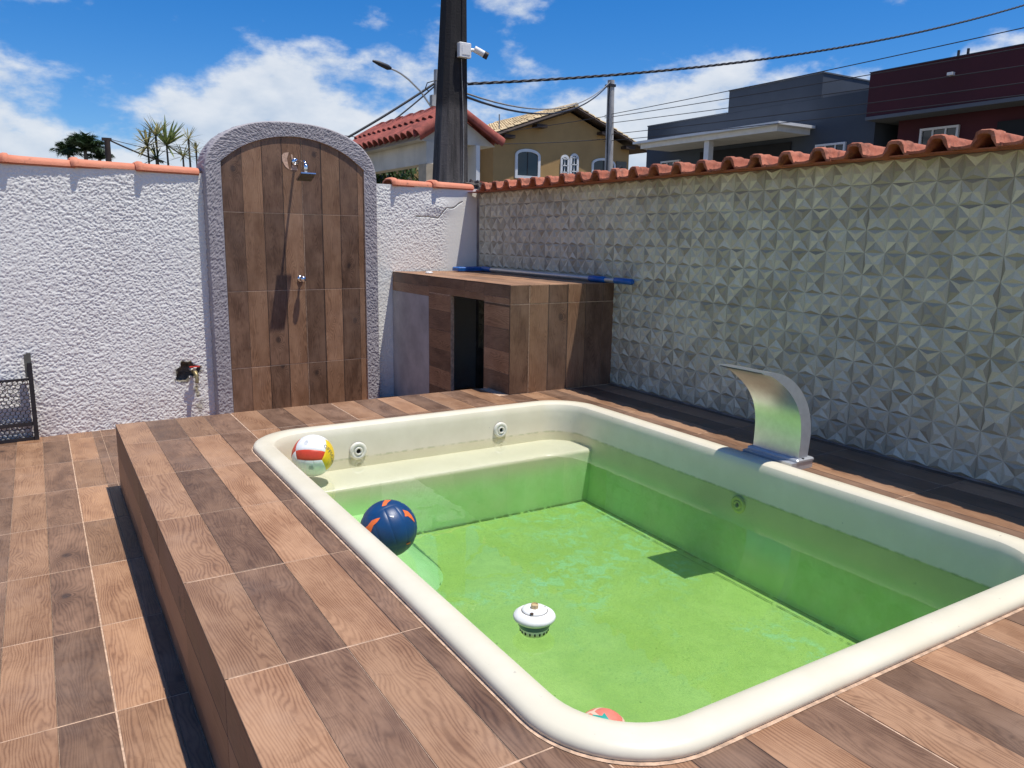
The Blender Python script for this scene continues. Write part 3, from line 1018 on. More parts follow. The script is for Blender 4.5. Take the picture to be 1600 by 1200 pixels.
# broken recess round the tap
vs = []; fs = []
N = 26
r2 = random.Random(5)
for k, (s, d) in enumerate(((1.02, -0.004), (0.95, 0.02), (0.80, 0.045), (0.45, 0.06), (0.02, 0.062))):
    for i in range(N):
        a_ = 2*PI*i/N
        rr = 0.078*(1+0.18*math.sin(2*a_+0.6)+0.16*math.sin(3*a_+2.0)+0.09*math.sin(7*a_))*s*(1+r2.uniform(-0.07, 0.07)*(k > 0))
        vs.append((hxp+rr*math.cos(a_), d+r2.uniform(-0.004, 0.004)*(k > 0), hzp+rr*math.sin(a_)))
for k in range(4):
    for i in range(N):
        j = (i+1) % N
        fs.append((k*N+i, k*N+j, (k+1)*N+j, (k+1)*N+i))
MAT['broken'] = plain('broken_render', (0.15, 0.13, 0.10), 0.95, 0.5, 30, bump=0.6, bscale=50)
b = MB(); b.add(vs, fs); b.build('broken_recess', 'broken', wall)
# ridge tiles of the white wall
def ridge_mesh(seed, L=0.405):
    r = random.Random(seed); b = MB()
    secs = [(-0.012, 1.0), (0.0, 1.16), (0.010, 1.22), (0.032, 1.20), (0.040, 1.02), (0.10, 0.97), (0.25, 0.93), (L, 0.88)]
    n = 14; vs = []
    for (x, s) in secs:
        for i in range(n+1):
            a_ = PI*i/n
            cx, sx_ = math.cos(a_), math.sin(a_)
            y = 0.095*s*math.copysign(abs(cx)**0.8, cx); zz = 0.052*s*sx_**0.75
            vs.append((x+r.uniform(-0.002, 0.002), -y+0.072, zz-0.003))
    m_ = n+1
    fs = [(k*m_+i, (k+1)*m_+i, (k+1)*m_+i+1, k*m_+i+1) for k in range(len(secs)-1) for i in range(n)]
    b.add(vs, fs, True)
    vs2 = [(v[0], 0.072+(v[1]-0.072)*0.86, v[2]-0.010) for v in vs]
    b.add(vs2, [f[::-1] for f in fs], True)
    for k in (0, len(secs)-1):
        ring = vs[k*m_:(k+1)*m_]+vs2[k*m_:(k+1)*m_]
        b.add(ring, [(i, i+1, m_+i+1, m_+i) for i in range(n)])
    # underside
    b.add([vs[k*m_+e] for e in (0, n) for k in range(len(secs))], [tuple(list(range(len(secs)))+list(range(2*len(secs)-1, len(secs)-1, -1)))])
    me = b.mesh('ridge_tile'); me.materials.append(MAT['salmon']); return me
rmm = [ridge_mesh(i) for i in range(3)]
xk = lx(-0.417)-0.39*4
i = 0
while xk < lx(2.98):
    if not (lx(0.60) < xk < lx(1.93)):
        o = bpy.data.objects.new('ridge_tile', rmm[i % 3]); COL.objects.link(o); o.parent = wall
        o.location = (xk, random.uniform(-0.004, 0.004), 1.432+random.uniform(0, 0.004)); o.rotation_euler = (0, random.uniform(-0.004, 0.012), random.uniform(-0.01, 0.01))
    xk += 0.39; i += 1
MAT['mortar'] = plain('dark_mortar', (0.10, 0.085, 0.075), 0.95, 0.5, 20, bump=0.7, bscale=40)

# ------------------------------------------------------------------ shower arch
MAT['stucco_grey'] = NT('grey_stucco')
t = MAT['stucco_grey']
p = t.obj(); n = t.noise(p, 3, 6, 0.6)
c = t.mix(t.ramp(n, 0.3, 0.7), (0.41, 0.38, 0.385), (0.34, 0.315, 0.32))
MAT['stucco_grey'] = t.bsdf(c, 0.9, t.bump(t.noise(p, 200, 3), 0.15, 0.002), spec=0.2)
arch = thing('shower_arch', 'arched stucco shower surround with wood look tile panel on the white wall', 'shower wall', (-0.2, 5.15, 0), ANG)
AO = 0.075            # how far it stands out
ACX = lx(1.455); AHW = 0.672
def outer(tp):
    """tp in 0..1 round the outside from the left foot to the right foot"""
    pass
def arch_path(hw, zs, rise, expo, n=60, foot=FZ-0.05):
    pts = [(-hw, foot+(zs-foot)*i/40) for i in range(40)]
    for i in range(n+1):
        a_ = PI-PI*i/n
        cx, sx_ = math.cos(a_), math.sin(a_)
        pts.append((hw*math.copysign(abs(cx)**(2/expo), cx), zs+rise*abs(sx_)**(2/expo)))
    pts += [(hw, zs+(foot-zs)*i/40) for i in range(1, 41)]
    return pts
def resample(pts, N):
    d = np.cumsum([0]+[math.dist(a_, b_) for a_, b_ in zip(pts[:-1], pts[1:])])
    tt = np.linspace(0, d[-1], N)
    return np.stack([np.interp(tt, d, [p_[0] for p_ in pts]), np.interp(tt, d, [p_[1] for p_ in pts])], -1)
def inner_top(x):
    """height of the inner edge at local x measured from the arch axis"""
    R = 0.86; c0 = 1.735-R
    q = R*R-(x-0.0)**2
    return c0+math.sqrt(max(q, 0))-0.06*max(0, abs(x)-0.42)
IHW = 0.558
ipts = [(-IHW, FZ-0.05+(inner_top(IHW)-FZ+0.05)*i/50) for i in range(50)]
ipts += [(-IHW+2*IHW*i/60, inner_top(-IHW+2*IHW*i/60)) for i in range(61)]
ipts += [(IHW, inner_top(IHW)+(FZ-0.05-inner_top(IHW))*i/50) for i in range(1, 51)]
NP_ = 840; NW = 30
# match both outlines leg by leg: feet to feet by fraction of the three stretches
def three(pts, zs, hw, n1, n2):
    a_ = [p_ for p_ in pts if p_[0] <= -hw+1e-6 and p_[1] <= zs]+[(-hw, zs)]
    c2 = [(hw, zs)]+[p_ for p_ in pts if p_[0] >= hw-1e-6 and p_[1] <= zs]
    mid = [(-hw, zs)]+[p_ for p_ in pts if p_[1] > zs]+[(hw, zs)]
    return np.concatenate([resample(a_, n1)[:-1], resample(mid, n2), resample(c2, n1)[1:]])
opts = arch_path(AHW, 1.42, 0.42, 2.35)
OP = three(opts, 1.42, AHW, 420, 480)
IP = three(ipts, inner_top(IHW)-1e-4, IHW, 420, 480)
n_p = len(OP)
rel = stucco(n_p, NW+1)
Vv = np.zeros((n_p, NW+1, 3))
for j in range(NW+1):
    w_ = j/NW
    q = OP*(1-w_)+IP*w_
    Vv[:, j, 0] = q[:, 0]+ACX; Vv[:, j, 2] = q[:, 1]
    ed = min(1, min(j, NW-j)/2.5)
    Vv[:, j, 1] = -AO-rel[:, j]*0.0021*ed+0.012*(1-min(1, j/2.0))
idx = np.arange(n_p*(NW+1)).reshape(n_p, NW+1)
Q = np.stack([idx[:-1, :-1], idx[:-1, 1:], idx[1:, 1:], idx[1:, :-1]], -1).reshape(-1, 4)
link('front_band', fastmesh('front_band', Vv.reshape(-1, 3), Q), 'stucco_grey', arch)
# outer edge surface back to behind the wall and inner reveal
b = MB(); ND = 10
vs = []
er = blur_noise(n_p, ND+1, 1.2)*0.0022
for i in range(n_p):
    for j in range(ND+1):
        w_ = j/ND
        d_ = (OP[i]-np.array([0, 0.6])); d_ = d_/np.linalg.norm(d_)
        e_ = er[i, j] if 0 < j < ND else 0
        vs.append((OP[i][0]+ACX+d_[0]*e_, -AO+0.012+(AO-0.012+0.15)*w_, OP[i][1]+d_[1]*e_))
b.add(vs, [(i*(ND+1)+j, (i+1)*(ND+1)+j, (i+1)*(ND+1)+j+1, i*(ND+1)+j+1) for i in range(n_p-1) for j in range(ND)], True)
b.build('edge_band', 'stucco_grey', arch)
b = MB()
vs = [(q[0]+ACX, -AO, q[1]) for q in IP]+[(q[0]+ACX, -AO+0.035, q[1]) for q in IP]
b.add(vs, [(i, i+1, n_p+i+1, n_p+i) for i in range(n_p-1)], True)
b.build('reveal', 'grout', arch)
# back plate so the arch is solid above the wall, panel bed
b = MB()
N4 = 40
poly = [(q[0]+ACX, q[1]) for q in OP[::6]]
k = len(poly)
vs = [(q[0], 0.149, q[1]) for q in poly]+[(q[0], 0.10, q[1]) for q in poly]
b.add(vs, [tuple(range(k))]); b.build('back_plate', 'stucco', arch)
poly = [(q[0]*1.006+ACX, q[1]) for q in IP[::6]]
k = len(poly)
b = MB(); b.add([(q[0], -AO+0.0142, q[1]) for q in poly], [tuple(range(k))[::-1]]); b.build('panel_bed', 'grout', arch)
# panel planks: plane coords u = local x, v = z
pf = Matrix(((1, 0, 0, 0), (0, 0, -1, -AO+0.012), (0, 1, 0, 0), (0, 0, 0, 1)))
pe = [lx(v)+0.004 for v in (0.905, 1.047, 1.197, 1.348, 1.500, 1.655, 1.806, 1.954, 2.020)]
pe[0] = ACX-IHW+0.003; pe[-1] = ACX+IHW-0.003
jz = [FZ-0.04, 0.003, 0.585, 1.167, 1.80]
for ci in range(8):
    a_, b_ = pe[ci], pe[ci+1]
    dark = ci % 2 == 0
    for rr in range(4):
        mat = ('w_knot' if random.random() < 0.3 else 'w_dark') if dark else 'w_tan'
        g1 = 0.0022 if ci in (4,) else 0.0004; g2 = 0.0022 if ci in (3,) else 0.0004
        nom = (a_, a_+PWID)
        if ci == 7: nom = (a_, a_+PWID)
        if ci == 0: nom = (b_-PWID, b_)
        if rr < 3:
            plank(arch, mat, nom, (a_+g1, b_-g2, jz[rr]+0.002, jz[rr+1]-0.002), pf)
        else:
            xs = np.linspace(a_+g1, b_-g2, 8)
            poly = [(xs[0], jz[3]+0.002), (xs[-1], jz[3]+0.002)]+[(x, inner_top(x-ACX)-0.003) for x in xs[::-1]]
            poly_plank(arch, mat, nom, poly, pf)
# chip in the tile where an older fitting sat
MAT['chip'] = plain('exposed_ceramic', (0.66, 0.43, 0.30), 0.9, 0.25, 60)
def flat_patch(poly, yy, name, mat, par):
    b = MB(); b.add([(q[0], yy, q[1]) for q in poly], [tuple(range(len(poly)))]); return b.build(name, mat, par)
PFY = -AO+0.012
sxp, szp = lx(1.452), 1.552
ch = [(-0.085, 0.06), (-0.045, 0.068), (-0.062, 0.02), (-0.055, -0.02), (-0.048, -0.058), (-0.075, -0.04), (-0.098, 0.0), (-0.1, 0.04)]
flat_patch([(sxp+q[0], szp+q[1]) for q in ch][::-1], PFY-0.0016, 'chipped_patch', 'chip', arch)
ch = [(-0.030, 0.055), (-0.018, 0.05), (-0.014, 0.0), (0.010, -0.025), (0.018, -0.06), (-0.038, -0.062), (-0.022, -0.02)]
flat_patch([(sxp+q[0], szp+q[1]) for q in ch][::-1], PFY-0.0016, 'chipped_patch', 'chip', arch)

def wall_pt(x, out, z):
    return Vector((-0.2, 5.15, 0))+Matrix.Rotation(ANG, 3, 'Z') @ Vector((x, -out, z))
def wthing(name, label, cat, x, out, z):
    return thing(name, label, cat, wall_pt(x, out, z), ANG)
# shower head
P0 = AO-0.012
sh = wthing('wall_shower', 'square chrome shower head on a bent arm in the arched panel', 'shower', sxp, P0, szp)
b = MB(); b.lathe([(0.001, -0.014), (0.012, -0.0145), (0.024, -0.012), (0.028, -0.006), (0.028, 0.0)], 24, axis='Y'); b.build('wall_flange', 'steel', sh)
b = MB(); pts = [(0, 0, 0), (0, -0.05, 0.002), (0, -0.14, 0.0), (0, -0.185, -0.006), (0, -0.208, -0.022), (0, -0.216, -0.05), (0, -0.217, -0.085)]
b.tube(pts, 0.0095, 12); b.build('arm', 'steel', sh)
b = MB(); b.lathe([(0.001, -0.030), (0.013, -0.031), (0.0165, -0.045), (0.0165, -0.075), (0.013, -0.088), (0.016, -0.098), (0.016, -0.112)], 18, ctr=(0, -0.217, 0)); b.build('ball_joint', 'steel', sh)
b = MB(); b.cbox((-0.058, -0.217-0.058, -0.122), (0.058, -0.217+0.058, -0.110), 0.003); hd = MB()
b.v = [tuple(Matrix.Rotation(math.radians(-24), 3, 'X') @ (Vector(q)-Vector((0, -0.217, -0.112))) + Vector((0, -0.217, -0.116))) for q in b.v]
hd = b.build('spray_plate', 'steel', sh)
MAT['rubber_grey'] = plain('grey_nozzle_face', (0.12, 0.12, 0.10), 0.5, 0.2, 30)
b = MB(); b.box((-0.053, -0.217-0.053, -0.1245), (0.053, -0.217+0.053, -0.1222))
b.v = [tuple(Matrix.Rotation(math.radians(-24), 3, 'X') @ (Vector(q)-Vector((0, -0.217, -0.112))) + Vector((0, -0.217, -0.116))) for q in b.v]
b.build('nozzle_face', 'rubber_grey', hd)
# valve
vv = wthing('shower_valve', 'round chrome shower valve knob on the arched tile panel', 'valve', lx(1.462), P0, 0.672)
b = MB(); b.lathe([(0.001, -0.012), (0.014, -0.0125), (0.023, -0.009), (0.026, 0.0)], 22, axis='Y'); b.build('escutcheon', 'steel', vv)
b = MB(); b.lathe([(0.008, -0.008), (0.008, -0.035), (0.015, -0.040), (0.0235, -0.050), (0.0245, -0.066), (0.018, -0.078), (0.008, -0.083), (0.0005, -0.084)], 22, axis='Y'); b.build('knob', 'steel', vv)
# garden tap in the broken hole
MAT['brass'] = plain('tarnished_brass', (0.30, 0.24, 0.12), 0.5, 0.35, 60, metal=0.7)
MAT['red'] = plain('red_plastic', (0.55, 0.05, 0.03), 0.5, 0.2, 30)
MAT['pvc'] = plain('white_pvc', (0.66, 0.64, 0.58), 0.6, 0.2, 30)
tap = wthing('garden_tap', 'small tap with red handle in the broken hole of the white wall', 'tap', lx(0.645), 0.0, 0.0)
b = MB(); b.tube([(-0.01, 0.055, 0.01), (-0.008, 0.0, 0.01), (-0.006, -0.04, 0.006)], 0.012, 12); b.build('inlet_pipe', 'pvc', tap)
b = MB(); b.tube([(-0.006, -0.02, 0.006), (-0.004, -0.06, 0.0), (0, -0.085, -0.02), (0.0, -0.088, -0.075)], [0.016, 0.018, 0.014, 0.012], 12); b.build('spout', 'brass', tap)
b = MB(); b.lathe([(0.011, 0.0), (0.011, 0.030), (0.016, 0.032), (0.016, 0.038), (0.001, 0.04)], 14, ctr=(-0.004, -0.055, 0.0)); b.build('bonnet', 'pvc', tap)
b = MB(); b.box((-0.040, -0.064, 0.0385), (0.032, -0.046, 0.047)); b.build('handle', 'red', tap)

# ------------------------------------------------------------------ tiled counter in the corner
ct = thing('tiled_counter', 'low wood tiled counter with a dark opening in the corner by the wall', 'counter', (XB, YB, 0))
CT = Vector((XB, YB, 0))
ZC = 0.712
MAT['grey_plaster'] = plain('grey_plaster', (0.40, 0.385, 0.38), 0.92, 0.16, 5, bump=0.3)
YW_ = 5.335
zb_ = FZ-0.05
def cb(a, b_, name, mat):
    q = MB(); q.box(tuple(Vector(a)-CT), tuple(Vector(b_)-CT)); return q.build(name, mat, ct)
yo0, yo1 = 3.745, 4.245          # opening in the left face
cb((XB+0.0028, YB+0.012, zb_), (XB+0.03, yo0, ZC-0.010), 'side_pier', 'grout')
cb((XB+0.0028, yo1, zb_), (XB+0.03, YW_, ZC-0.010), 'side_pier', 'grout')
cb((XB+0.0029, yo0+0.0005, 0.600), (XB+0.0295, yo1-0.0005, ZC-0.0105), 'lintel', 'grout')
cb((XB+0.0029, YB+0.0028, zb_), (XT-0.006, YB+0.0118, ZC-0.0102), 'front_bed', 'grout')
cb((XB+0.0305, YB+0.012, zb_), (XT-0.006, YB+0.09, ZC-0.0102), 'front_core', 'cement')
cb((XB+0.0035, YB+0.0035, ZC-0.0095), (XT-0.006, YW_-0.002, ZC+0.0010), 'top_bed', 'grout')
cb((XB+0.0305, YB+0.0905, ZC-0.07), (XT-0.006, YW_-0.01, ZC-0.0098), 'slab', 'cement')
# grey plaster of the part next to the wall
q = MB(); q.box((0.0005, 4.62-YB, zb_), (0.0027, YW_-YB, ZC-0.155)); q.build('plaster_face', 'grey_plaster', ct)
# front face planks (plane u = x, v = z, facing -Y)
ff = Matrix(((1, 0, 0, 0), (0, 0, -1, 0.001), (0, 1, 0, 0), (0, 0, 0, 1)))
fe = [0.0, 0.149, 0.301, 0.455, 0.604, 0.748, XT-XB-0.008]
for i in range(6):
    dark = i in (0, 2, 4, 5)
    for (z0, z1) in ((0.002, 0.588), (0.5925, ZC-0.0005)):
        g2 = 0.0022 if i == 0 else 0.0004; g1 = 0.0022 if i == 1 else 0.0004
        plank(ct, ('w_knot' if i == 2 else 'w_dark') if dark else 'w_tan', (fe[i], fe[i]+PWID), (fe[i]+g1, fe[i+1]-g2, z0, z1), ff)
# left face planks, horizontal (plane u = z, v = y, facing -X)
lf = Matrix(((0, 0, -1, 0.001), (0, 1, 0, 0), (1, 0, 0, 0), (0, 0, 0, 1)))
def lrow(y0, y1, zs, start):
    for i in range(len(zs)-1):
        dk = (i+start) % 2 == 0
        nom = (zs[i], zs[i]+PWID)
        plank(ct, pick(dk) if dk else 'w_tan', nom, (zs[i]+0.0004, zs[i+1]-0.0004, y0-YB+0.0015, y1-YB-0.0015), lf)
zz_ = [FZ-0.02]+[FZ-0.02+0.09+PWID*i for i in range(6)]
zz_ = [z for z in zz_ if z < 0.56]+[0.585]
lrow(YB+0.0, yo0, [-0.005, 0.13, 0.2775, 0.425, 0.585], 0)
lrow(yo1, 4.62, [-0.36, -0.25, -0.13, 0.02, 0.1675, 0.315, 0.4625, 0.585], 1)
for (a_, b_) in ((YB, 3.745), (3.745, 4.03), (4.03, 4.62), (4.62, YW_)):
    zr = [0.588, 0.630, ZC-0.0005] if a_ < 4.5 else [0.557, 0.630, ZC-0.0005]
    if a_ in (3.745, 4.03): zr = [0.590, 0.640, ZC-0.0005]
    lrow(a_, b_, zr, 1)
# top planks (along y)
for i in range(6):
    for (y0, y1) in ((0.0, 0.58), (0.58, 1.16), (1.16, 1.74), (1.74, YW_-YB)):
        if y1-y0 < 0.05: continue
        plank(ct, 'w_tan' if i % 2 else 'w_light', (fe[i], fe[i]+PWID), (fe[i]+0.0004, fe[i+1]-0.0004, y0+0.002, y1-0.002), Matrix.Translation((0, 0, ZC+0.003)))
# soap-like white lump on the counter
MAT['white_plastic'] = plain('white_plastic', (0.78, 0.77, 0.74), 0.4, 0.05, 20)
b = MB(); b.lathe([(0.001, 0.016), (0.022, 0.015), (0.030, 0.010), (0.032, 0.004), (0.028, 0.0)], 16)
o = b.build('bottle_cap', 'white_plastic', None, (2.44, 4.93, ZC+0.0035)); tag(o, 'small white cap lying on the counter near the white wall', 'cap')
# pool skimmer / pole lying along the tiled wall
MAT['blue_plastic'] = plain('blue_plastic', (0.012, 0.11, 0.38), 0.35, 0.12, 20)
MAT['alu'] = plain('aluminium_tube', (0.62, 0.62, 0.60), 0.35, 0.06, 20, metal=0.6)
pz = ZC+0.026
br = thing('pool_brush', 'aluminium pole with blue brush head lying on the corner counter', 'pool brush', (3.06, 4.2, pz))
b = MB(); b.tube([(0, 0.83, 0.0), (0, -0.66, 0.0)], 0.016, 14); b.build('pole', 'alu', br)
b = MB(); b.tube([(0, -0.61, 0.0), (0, -0.62, 0.0), (0, -0.78, 0.0), (0, -0.79, 0.0)], [0.018, 0.0225, 0.0225, 0.018], 14); b.build('lock_collar', 'blue_plastic', br)
b = MB(); b.tube([(0, -0.79, 0.0), (0, -0.90, 0.0)], 0.0135, 14); b.build('inner_pole', 'alu', br)
b = MB(); b.tube([(0, -0.895, 0.0), (0, -0.90, 0.0), (0, -1.07, 0.0), (0, -1.08, 0.0)], [0.017, 0.0205, 0.0205, 0.015], 14); b.build('grip', 'blue_plastic', br)
b = MB(); b.tube([(0, 0.80, 0.0), (-0.005, 0.93, 0.004)], 0.0215, 12); b.build('socket', 'blue_plastic', br)
b = MB(); b.cbox((-0.25, 0.93, -0.016), (0.05, 1.045, 0.018), 0.008); b.build('brush_head', 'blue_plastic', br)

# ------------------------------------------------------------------ balls
def sphere_pt(d, r): return Vector(d).normalized()*r
def panel_ball(root, R, colors, seam=0.035, sub=9, Rm=None, puff=0.010):
    """18 panels: six cube faces of three strips; colors[face][strip] -> material"""
    axes = [((1,0,0),(0,1,0),(0,0,1)), ((-1,0,0),(0,0,1),(0,1,0)), ((0,1,0),(0,0,1),(1,0,0)), ((0,-1,0),(1,0,0),(0,0,1)), ((0,0,1),(1,0,0),(0,1,0)), ((0,0,-1),(0,1,0),(1,0,0))]
    Rm = Rm or Matrix.Identity(3)
    for fi, (n_ax, u_ax, v_ax) in enumerate(axes):
        n_ax, u_ax, v_ax = Vector(n_ax), Vector(u_ax), Vector(v_ax)
        for s in range(3):
            u0, u1 = -1+2*s/3, -1+2*(s+1)/3
            b = MB(); vs = []
            nu, nv = sub, sub*2
            for i in range(nu+1):
                for j in range(nv+1):
                    a_ = i/nu; c_2 = j/nv
                    u = u0+(u1-u0)*a_; v = -1+2*c_2
                    d = n_ax+u_ax*math.tan(u*PI/4)+v_ax*math.tan(v*PI/4)
                    e = min(min(a_, 1-a_)*(2/3), min(c_2, 1-c_2)*2)
                    rr = R*(1-puff*math.exp(-(e/0.035)**2)*1.6)
                    vs.append(Rm @ sphere_pt(d, rr))
            b.add(vs, [(i*(nv+1)+j, (i+1)*(nv+1)+j, (i+1)*(nv+1)+j+1, i*(nv+1)+j+1) for i in range(nu) for j in range(nv)], True)
            if n_ax.dot(u_ax.cross(v_ax)) < 0: b.f = [f[::-1] for f in b.f]
            b.build('panel', colors(sum(vs, Vector())/len(vs)/R) if callable(colors) else colors[fi][s], root)
MAT['ball_white'] = plain('white_leather', (0.76, 0.76, 0.75), 0.45, 0.05, 30)
MAT['ball_red'] = plain('red_leather', (0.58, 0.055, 0.022), 0.42, 0.10, 30)
MAT['ball_yellow'] = plain('yellow_leather', (0.78, 0.52, 0.02), 0.42, 0.08, 30)
MAT['ink'] = plain('dark_print', (0.06, 0.08, 0.10), 0.6, 0.1, 30)
MAT['ink_pale'] = plain('pale_print', (0.30, 0.34, 0.36), 0.6, 0.1, 30)
VB = Vector((0.787, 2.768, -0.047)); VR = 0.102
vb = thing('volleyball', 'white, red and yellow volleyball floating at the far left pool corner', 'ball', VB)
cdir = (Vector((-0.291, -0.8311, 1.0162))-VB).normalized()
cr_ = rt; cu_ = cdir.cross(cr_).normalized(); cr_ = cu_.cross(cdir).normalized()
# ball frame: face +X looks to camera-left-up etc.; columns are images of the axes
ex = (cdir*0.80+cu_*0.50-cr_*0.14).normalized()      # face 0 : towards the camera, a little up
ey = (cr_*0.95+cdir*0.10+cu_*0.12); ey = (ey-ex*ey.dot(ex)).normalized()   # face 2 : right
ez = ex.cross(ey)                                     # face 4 : up
Rb = Matrix((ex, ey, ez)).transposed()
Rb = Rb @ Matrix.Rotation(math.radians(-10), 3, 'X')
wv_, rd, yl = 'ball_white', 'ball_red', 'ball_yellow'
Rb0 = Rb @ Matrix.Rotation(math.radians(-90), 3, 'X')
def vcol(d):
    r_, u_, c_3 = d.dot(cr_), d.dot(cu_), d.dot(cdir)
    if u_ < -0.36: return wv_
    if r_ > 0.62 and u_ > -0.1: return yl
    if u_ < 0.16 and r_ < 0.60: return rd
    if r_ < -0.55: return rd
    return wv_
panel_ball(vb, VR, vcol, Rm=Rb0)
def ball_text(root, txt, R, d, upv, size, mat, name='lettering'):
    cu = bpy.data.curves.new('txt', 'FONT'); cu.body = txt; cu.size = size; cu.align_x = 'CENTER'; cu.align_y = 'CENTER'; cu.resolution_u = 2
    to = bpy.data.objects.new('txt', cu); COL.objects.link(to)
    dg = bpy.context.evaluated_depsgraph_get()
    me = bpy.data.meshes.new_from_object(to.evaluated_get(dg))
    bpy.data.objects.remove(to); bpy.data.curves.remove(cu)
    d = Vector(d).normalized(); upv = Vector(upv); rv = upv.cross(d).normalized(); uv_ = d.cross(rv)
    for v in me.vertices:
        q = d*R+rv*v.co.x+uv_*v.co.y
        v.co = q.normalized()*(R+0.0007)
    me.name = name
    return link(name, me, mat, root)
td = (cdir*0.52+cr_*0.80+cu_*0.04).normalized()
ball_text(vb, 'OFFICIAL', VR, td, (cr_*0.85+cu_*0.55-cdir*0.3), 0.034, 'ink')
for k in range(4):
    ball_text(vb, 'IIIIIIIIII'[:7+k % 3], VR, (cdir*0.9-cu_*(0.52+0.075*k)-cr_*0.08).normalized(), cu_, 0.011, 'ink_pale', 'small_print')
for k in range(4):
    ball_text(vb, 'IIIIIIIII'[:6+k % 3], VR, (cdir*0.75+cu_*(0.78-0.09*k)-cr_*0.33).normalized(), cu_, 0.010, 'ink_pale', 'small_print')

t = NT('blue_rubber_ball')
p = t.obj()
vo = t.n('ShaderNodeTexVoronoi', {'Vector': p, 'Scale': 330.0}).outputs['Distance']
n = t.noise(p, 14, 5)
MAT['ball_blue'] = t.bsdf(t.mix(t.ramp(n, 0.3, 0.7), (0.004, 0.040, 0.125), (0.006, 0.055, 0.165)), 0.42, t.bump(vo, 0.12, 0.001))
MAT['ball_orange'] = plain('orange_print', (0.80, 0.16, 0.035), 0.5, 0.08, 30)
BB = Vector((0.741, 1.702, -0.048)); BR = 0.105
bb = thing('rubber_ball', 'dark blue rubber ball with orange flashes floating against the left pool wall', 'ball', BB)
cd2 = (Vector((-0.291, -0.8311, 1.0162))-BB).normalized(); cr2 = rt; cu2 = cd2.cross(cr2).normalized(); cr2 = cu2.cross(cd2).normalized()
ex = (cd2*0.86+cr2*0.30+cu2*0.10).normalized(); ey = (cr2-ex*cr2.dot(ex)).normalized(); ez = ex.cross(ey)
panel_ball(bb, BR, [['ball_blue']*3]*6, Rm=Matrix((ex, ey, ez)).transposed() @ Matrix.Rotation(0.4, 3, 'X'), puff=0.008)
def ball_patch(root, R, cd_, cr_2, cu_2, poly, mat, name='flash'):
    """poly in view units (-1..1) on the visible disc"""
    b = MB(); vs = []
    pts = [Vector((q[0], q[1])) for q in poly]; N = len(pts)
    dense = []
    for i in range(N):
        for k in range(4): dense.append(pts[i].lerp(pts[(i+1) % N], k/4))
    ctr = sum(dense, Vector((0, 0)))/len(dense)
    def up_(q, e=0.0010):
        x, y = q; z = math.sqrt(max(0.0, 1-x*x-y*y))
        return (cr_2*x+cu_2*y+cd_*z)*(R+e)
    rings_ = 4; K = len(dense)
    for r_i in range(rings_+1):
        for q in dense: vs.append(up_(ctr.lerp(q, r_i/rings_)))
    fs = [(r_i*K+i, (r_i+1)*K+i, (r_i+1)*K+(i+1) % K, r_i*K+(i+1) % K) for r_i in range(rings_) for i in range(K)]
    b.add(vs, fs, True); return b.build(name, mat, root)
def vp(lst): return [((x-572)/470.0, (640-y)/470.0) for x, y in lst]
ball_patch(bb, BR, cd2, cr2, cu2, vp([(495, 185), (600, 185), (545, 230), (520, 278), (455, 295), (465, 240)]), 'ball_orange')
ball_patch(bb, BR, cd2, cr2, cu2, vp([(785, 345), (870, 370), (930, 430), (975, 500), (985, 545), (930, 490), (870, 445), (825, 455), (820, 410)]), 'ball_orange')
ball_patch(bb, BR, cd2, cr2, cu2, vp([(435, 475), (400, 530), (330, 600), (295, 700), (240, 720), (190, 640), (240, 600), (300, 520), (380, 485)]), 'ball_orange')
ball_patch(bb, BR, cd2, cr2, cu2, vp([(570, 445), (650, 445), (645, 472), (600, 462)]), 'ball_white')
ball_patch(bb, BR, cd2, cr2, cu2, vp([(850, 890), (930, 855), (920, 885), (880, 900)]), 'ball_orange')
# small faceted ball at the near end
MAT['ball_pink'] = plain('coral_ball', (0.72, 0.20, 0.14), 0.5, 0.15, 30)
MAT['ball_cream'] = plain('cream_seam', (0.78, 0.56, 0.40), 0.5, 0.1, 30)
MAT['ball_teal'] = plain('teal_print', (0.01, 0.30, 0.24), 0.5, 0.1, 30)
MAT['ball_wine'] = plain('wine_print', (0.28, 0.02, 0.03), 0.5, 0.15, 30)
PB = Vector((0.722, 0.398, -0.104)); PBR = 0.065
pb = thing('small_ball', 'small coral pink ball with teal arrow floating at the near pool edge', 'ball', PB)
cd3 = (Vector((-0.291, -0.8311, 1.0162))-PB).normalized(); cr3 = rt; cu3 = cd3.cross(cr3).normalized(); cr3 = cu3.cross(cd3).normalized()
bm = bmesh.new(); bmesh.ops.create_icosphere(bm, subdivisions=1, radius=1.0)
# dodecahedral panels around icosahedron vertices
bm2 = bmesh.new(); bmesh.ops.create_icosphere(bm2, subdivisions=1, radius=1.0)
icov = [v.co.copy().normalized() for v in bm2.verts][:12]
bm.free(); bm2.free()
bm3 = bmesh.new(); bmesh.ops.create_icosphere(bm3, subdivisions=4, radius=1.0)
me = bpy.data.meshes.new('ball_skin')
fm = []
Rp = Matrix.Rotation(0.5, 3, Vector((0.3, 0.4, 0.86)))
dirs = [Rp @ v for v in icov]
for v in bm3.verts:
    ds = sorted([v.co.normalized().dot(d) for d in dirs], reverse=True)
    v.co = v.co.normalized()*(PBR*(1-0.045*math.exp(-((ds[0]-ds[1])/0.05)**2)+0.02*(1-ds[0])))
for f in bm3.faces:
    ds = sorted([f.calc_center_median().normalized().dot(d) for d in dirs], reverse=True)
    f.material_index = 1 if ds[0]-ds[1] < 0.07 else 0
    f.smooth = True
bm3.to_mesh(me); bm3.free()
me.materials.append(MAT['ball_pink']); me.materials.append(MAT['ball_cream'])
link('skin', me, ['ball_pink', 'ball_cream'], pb)
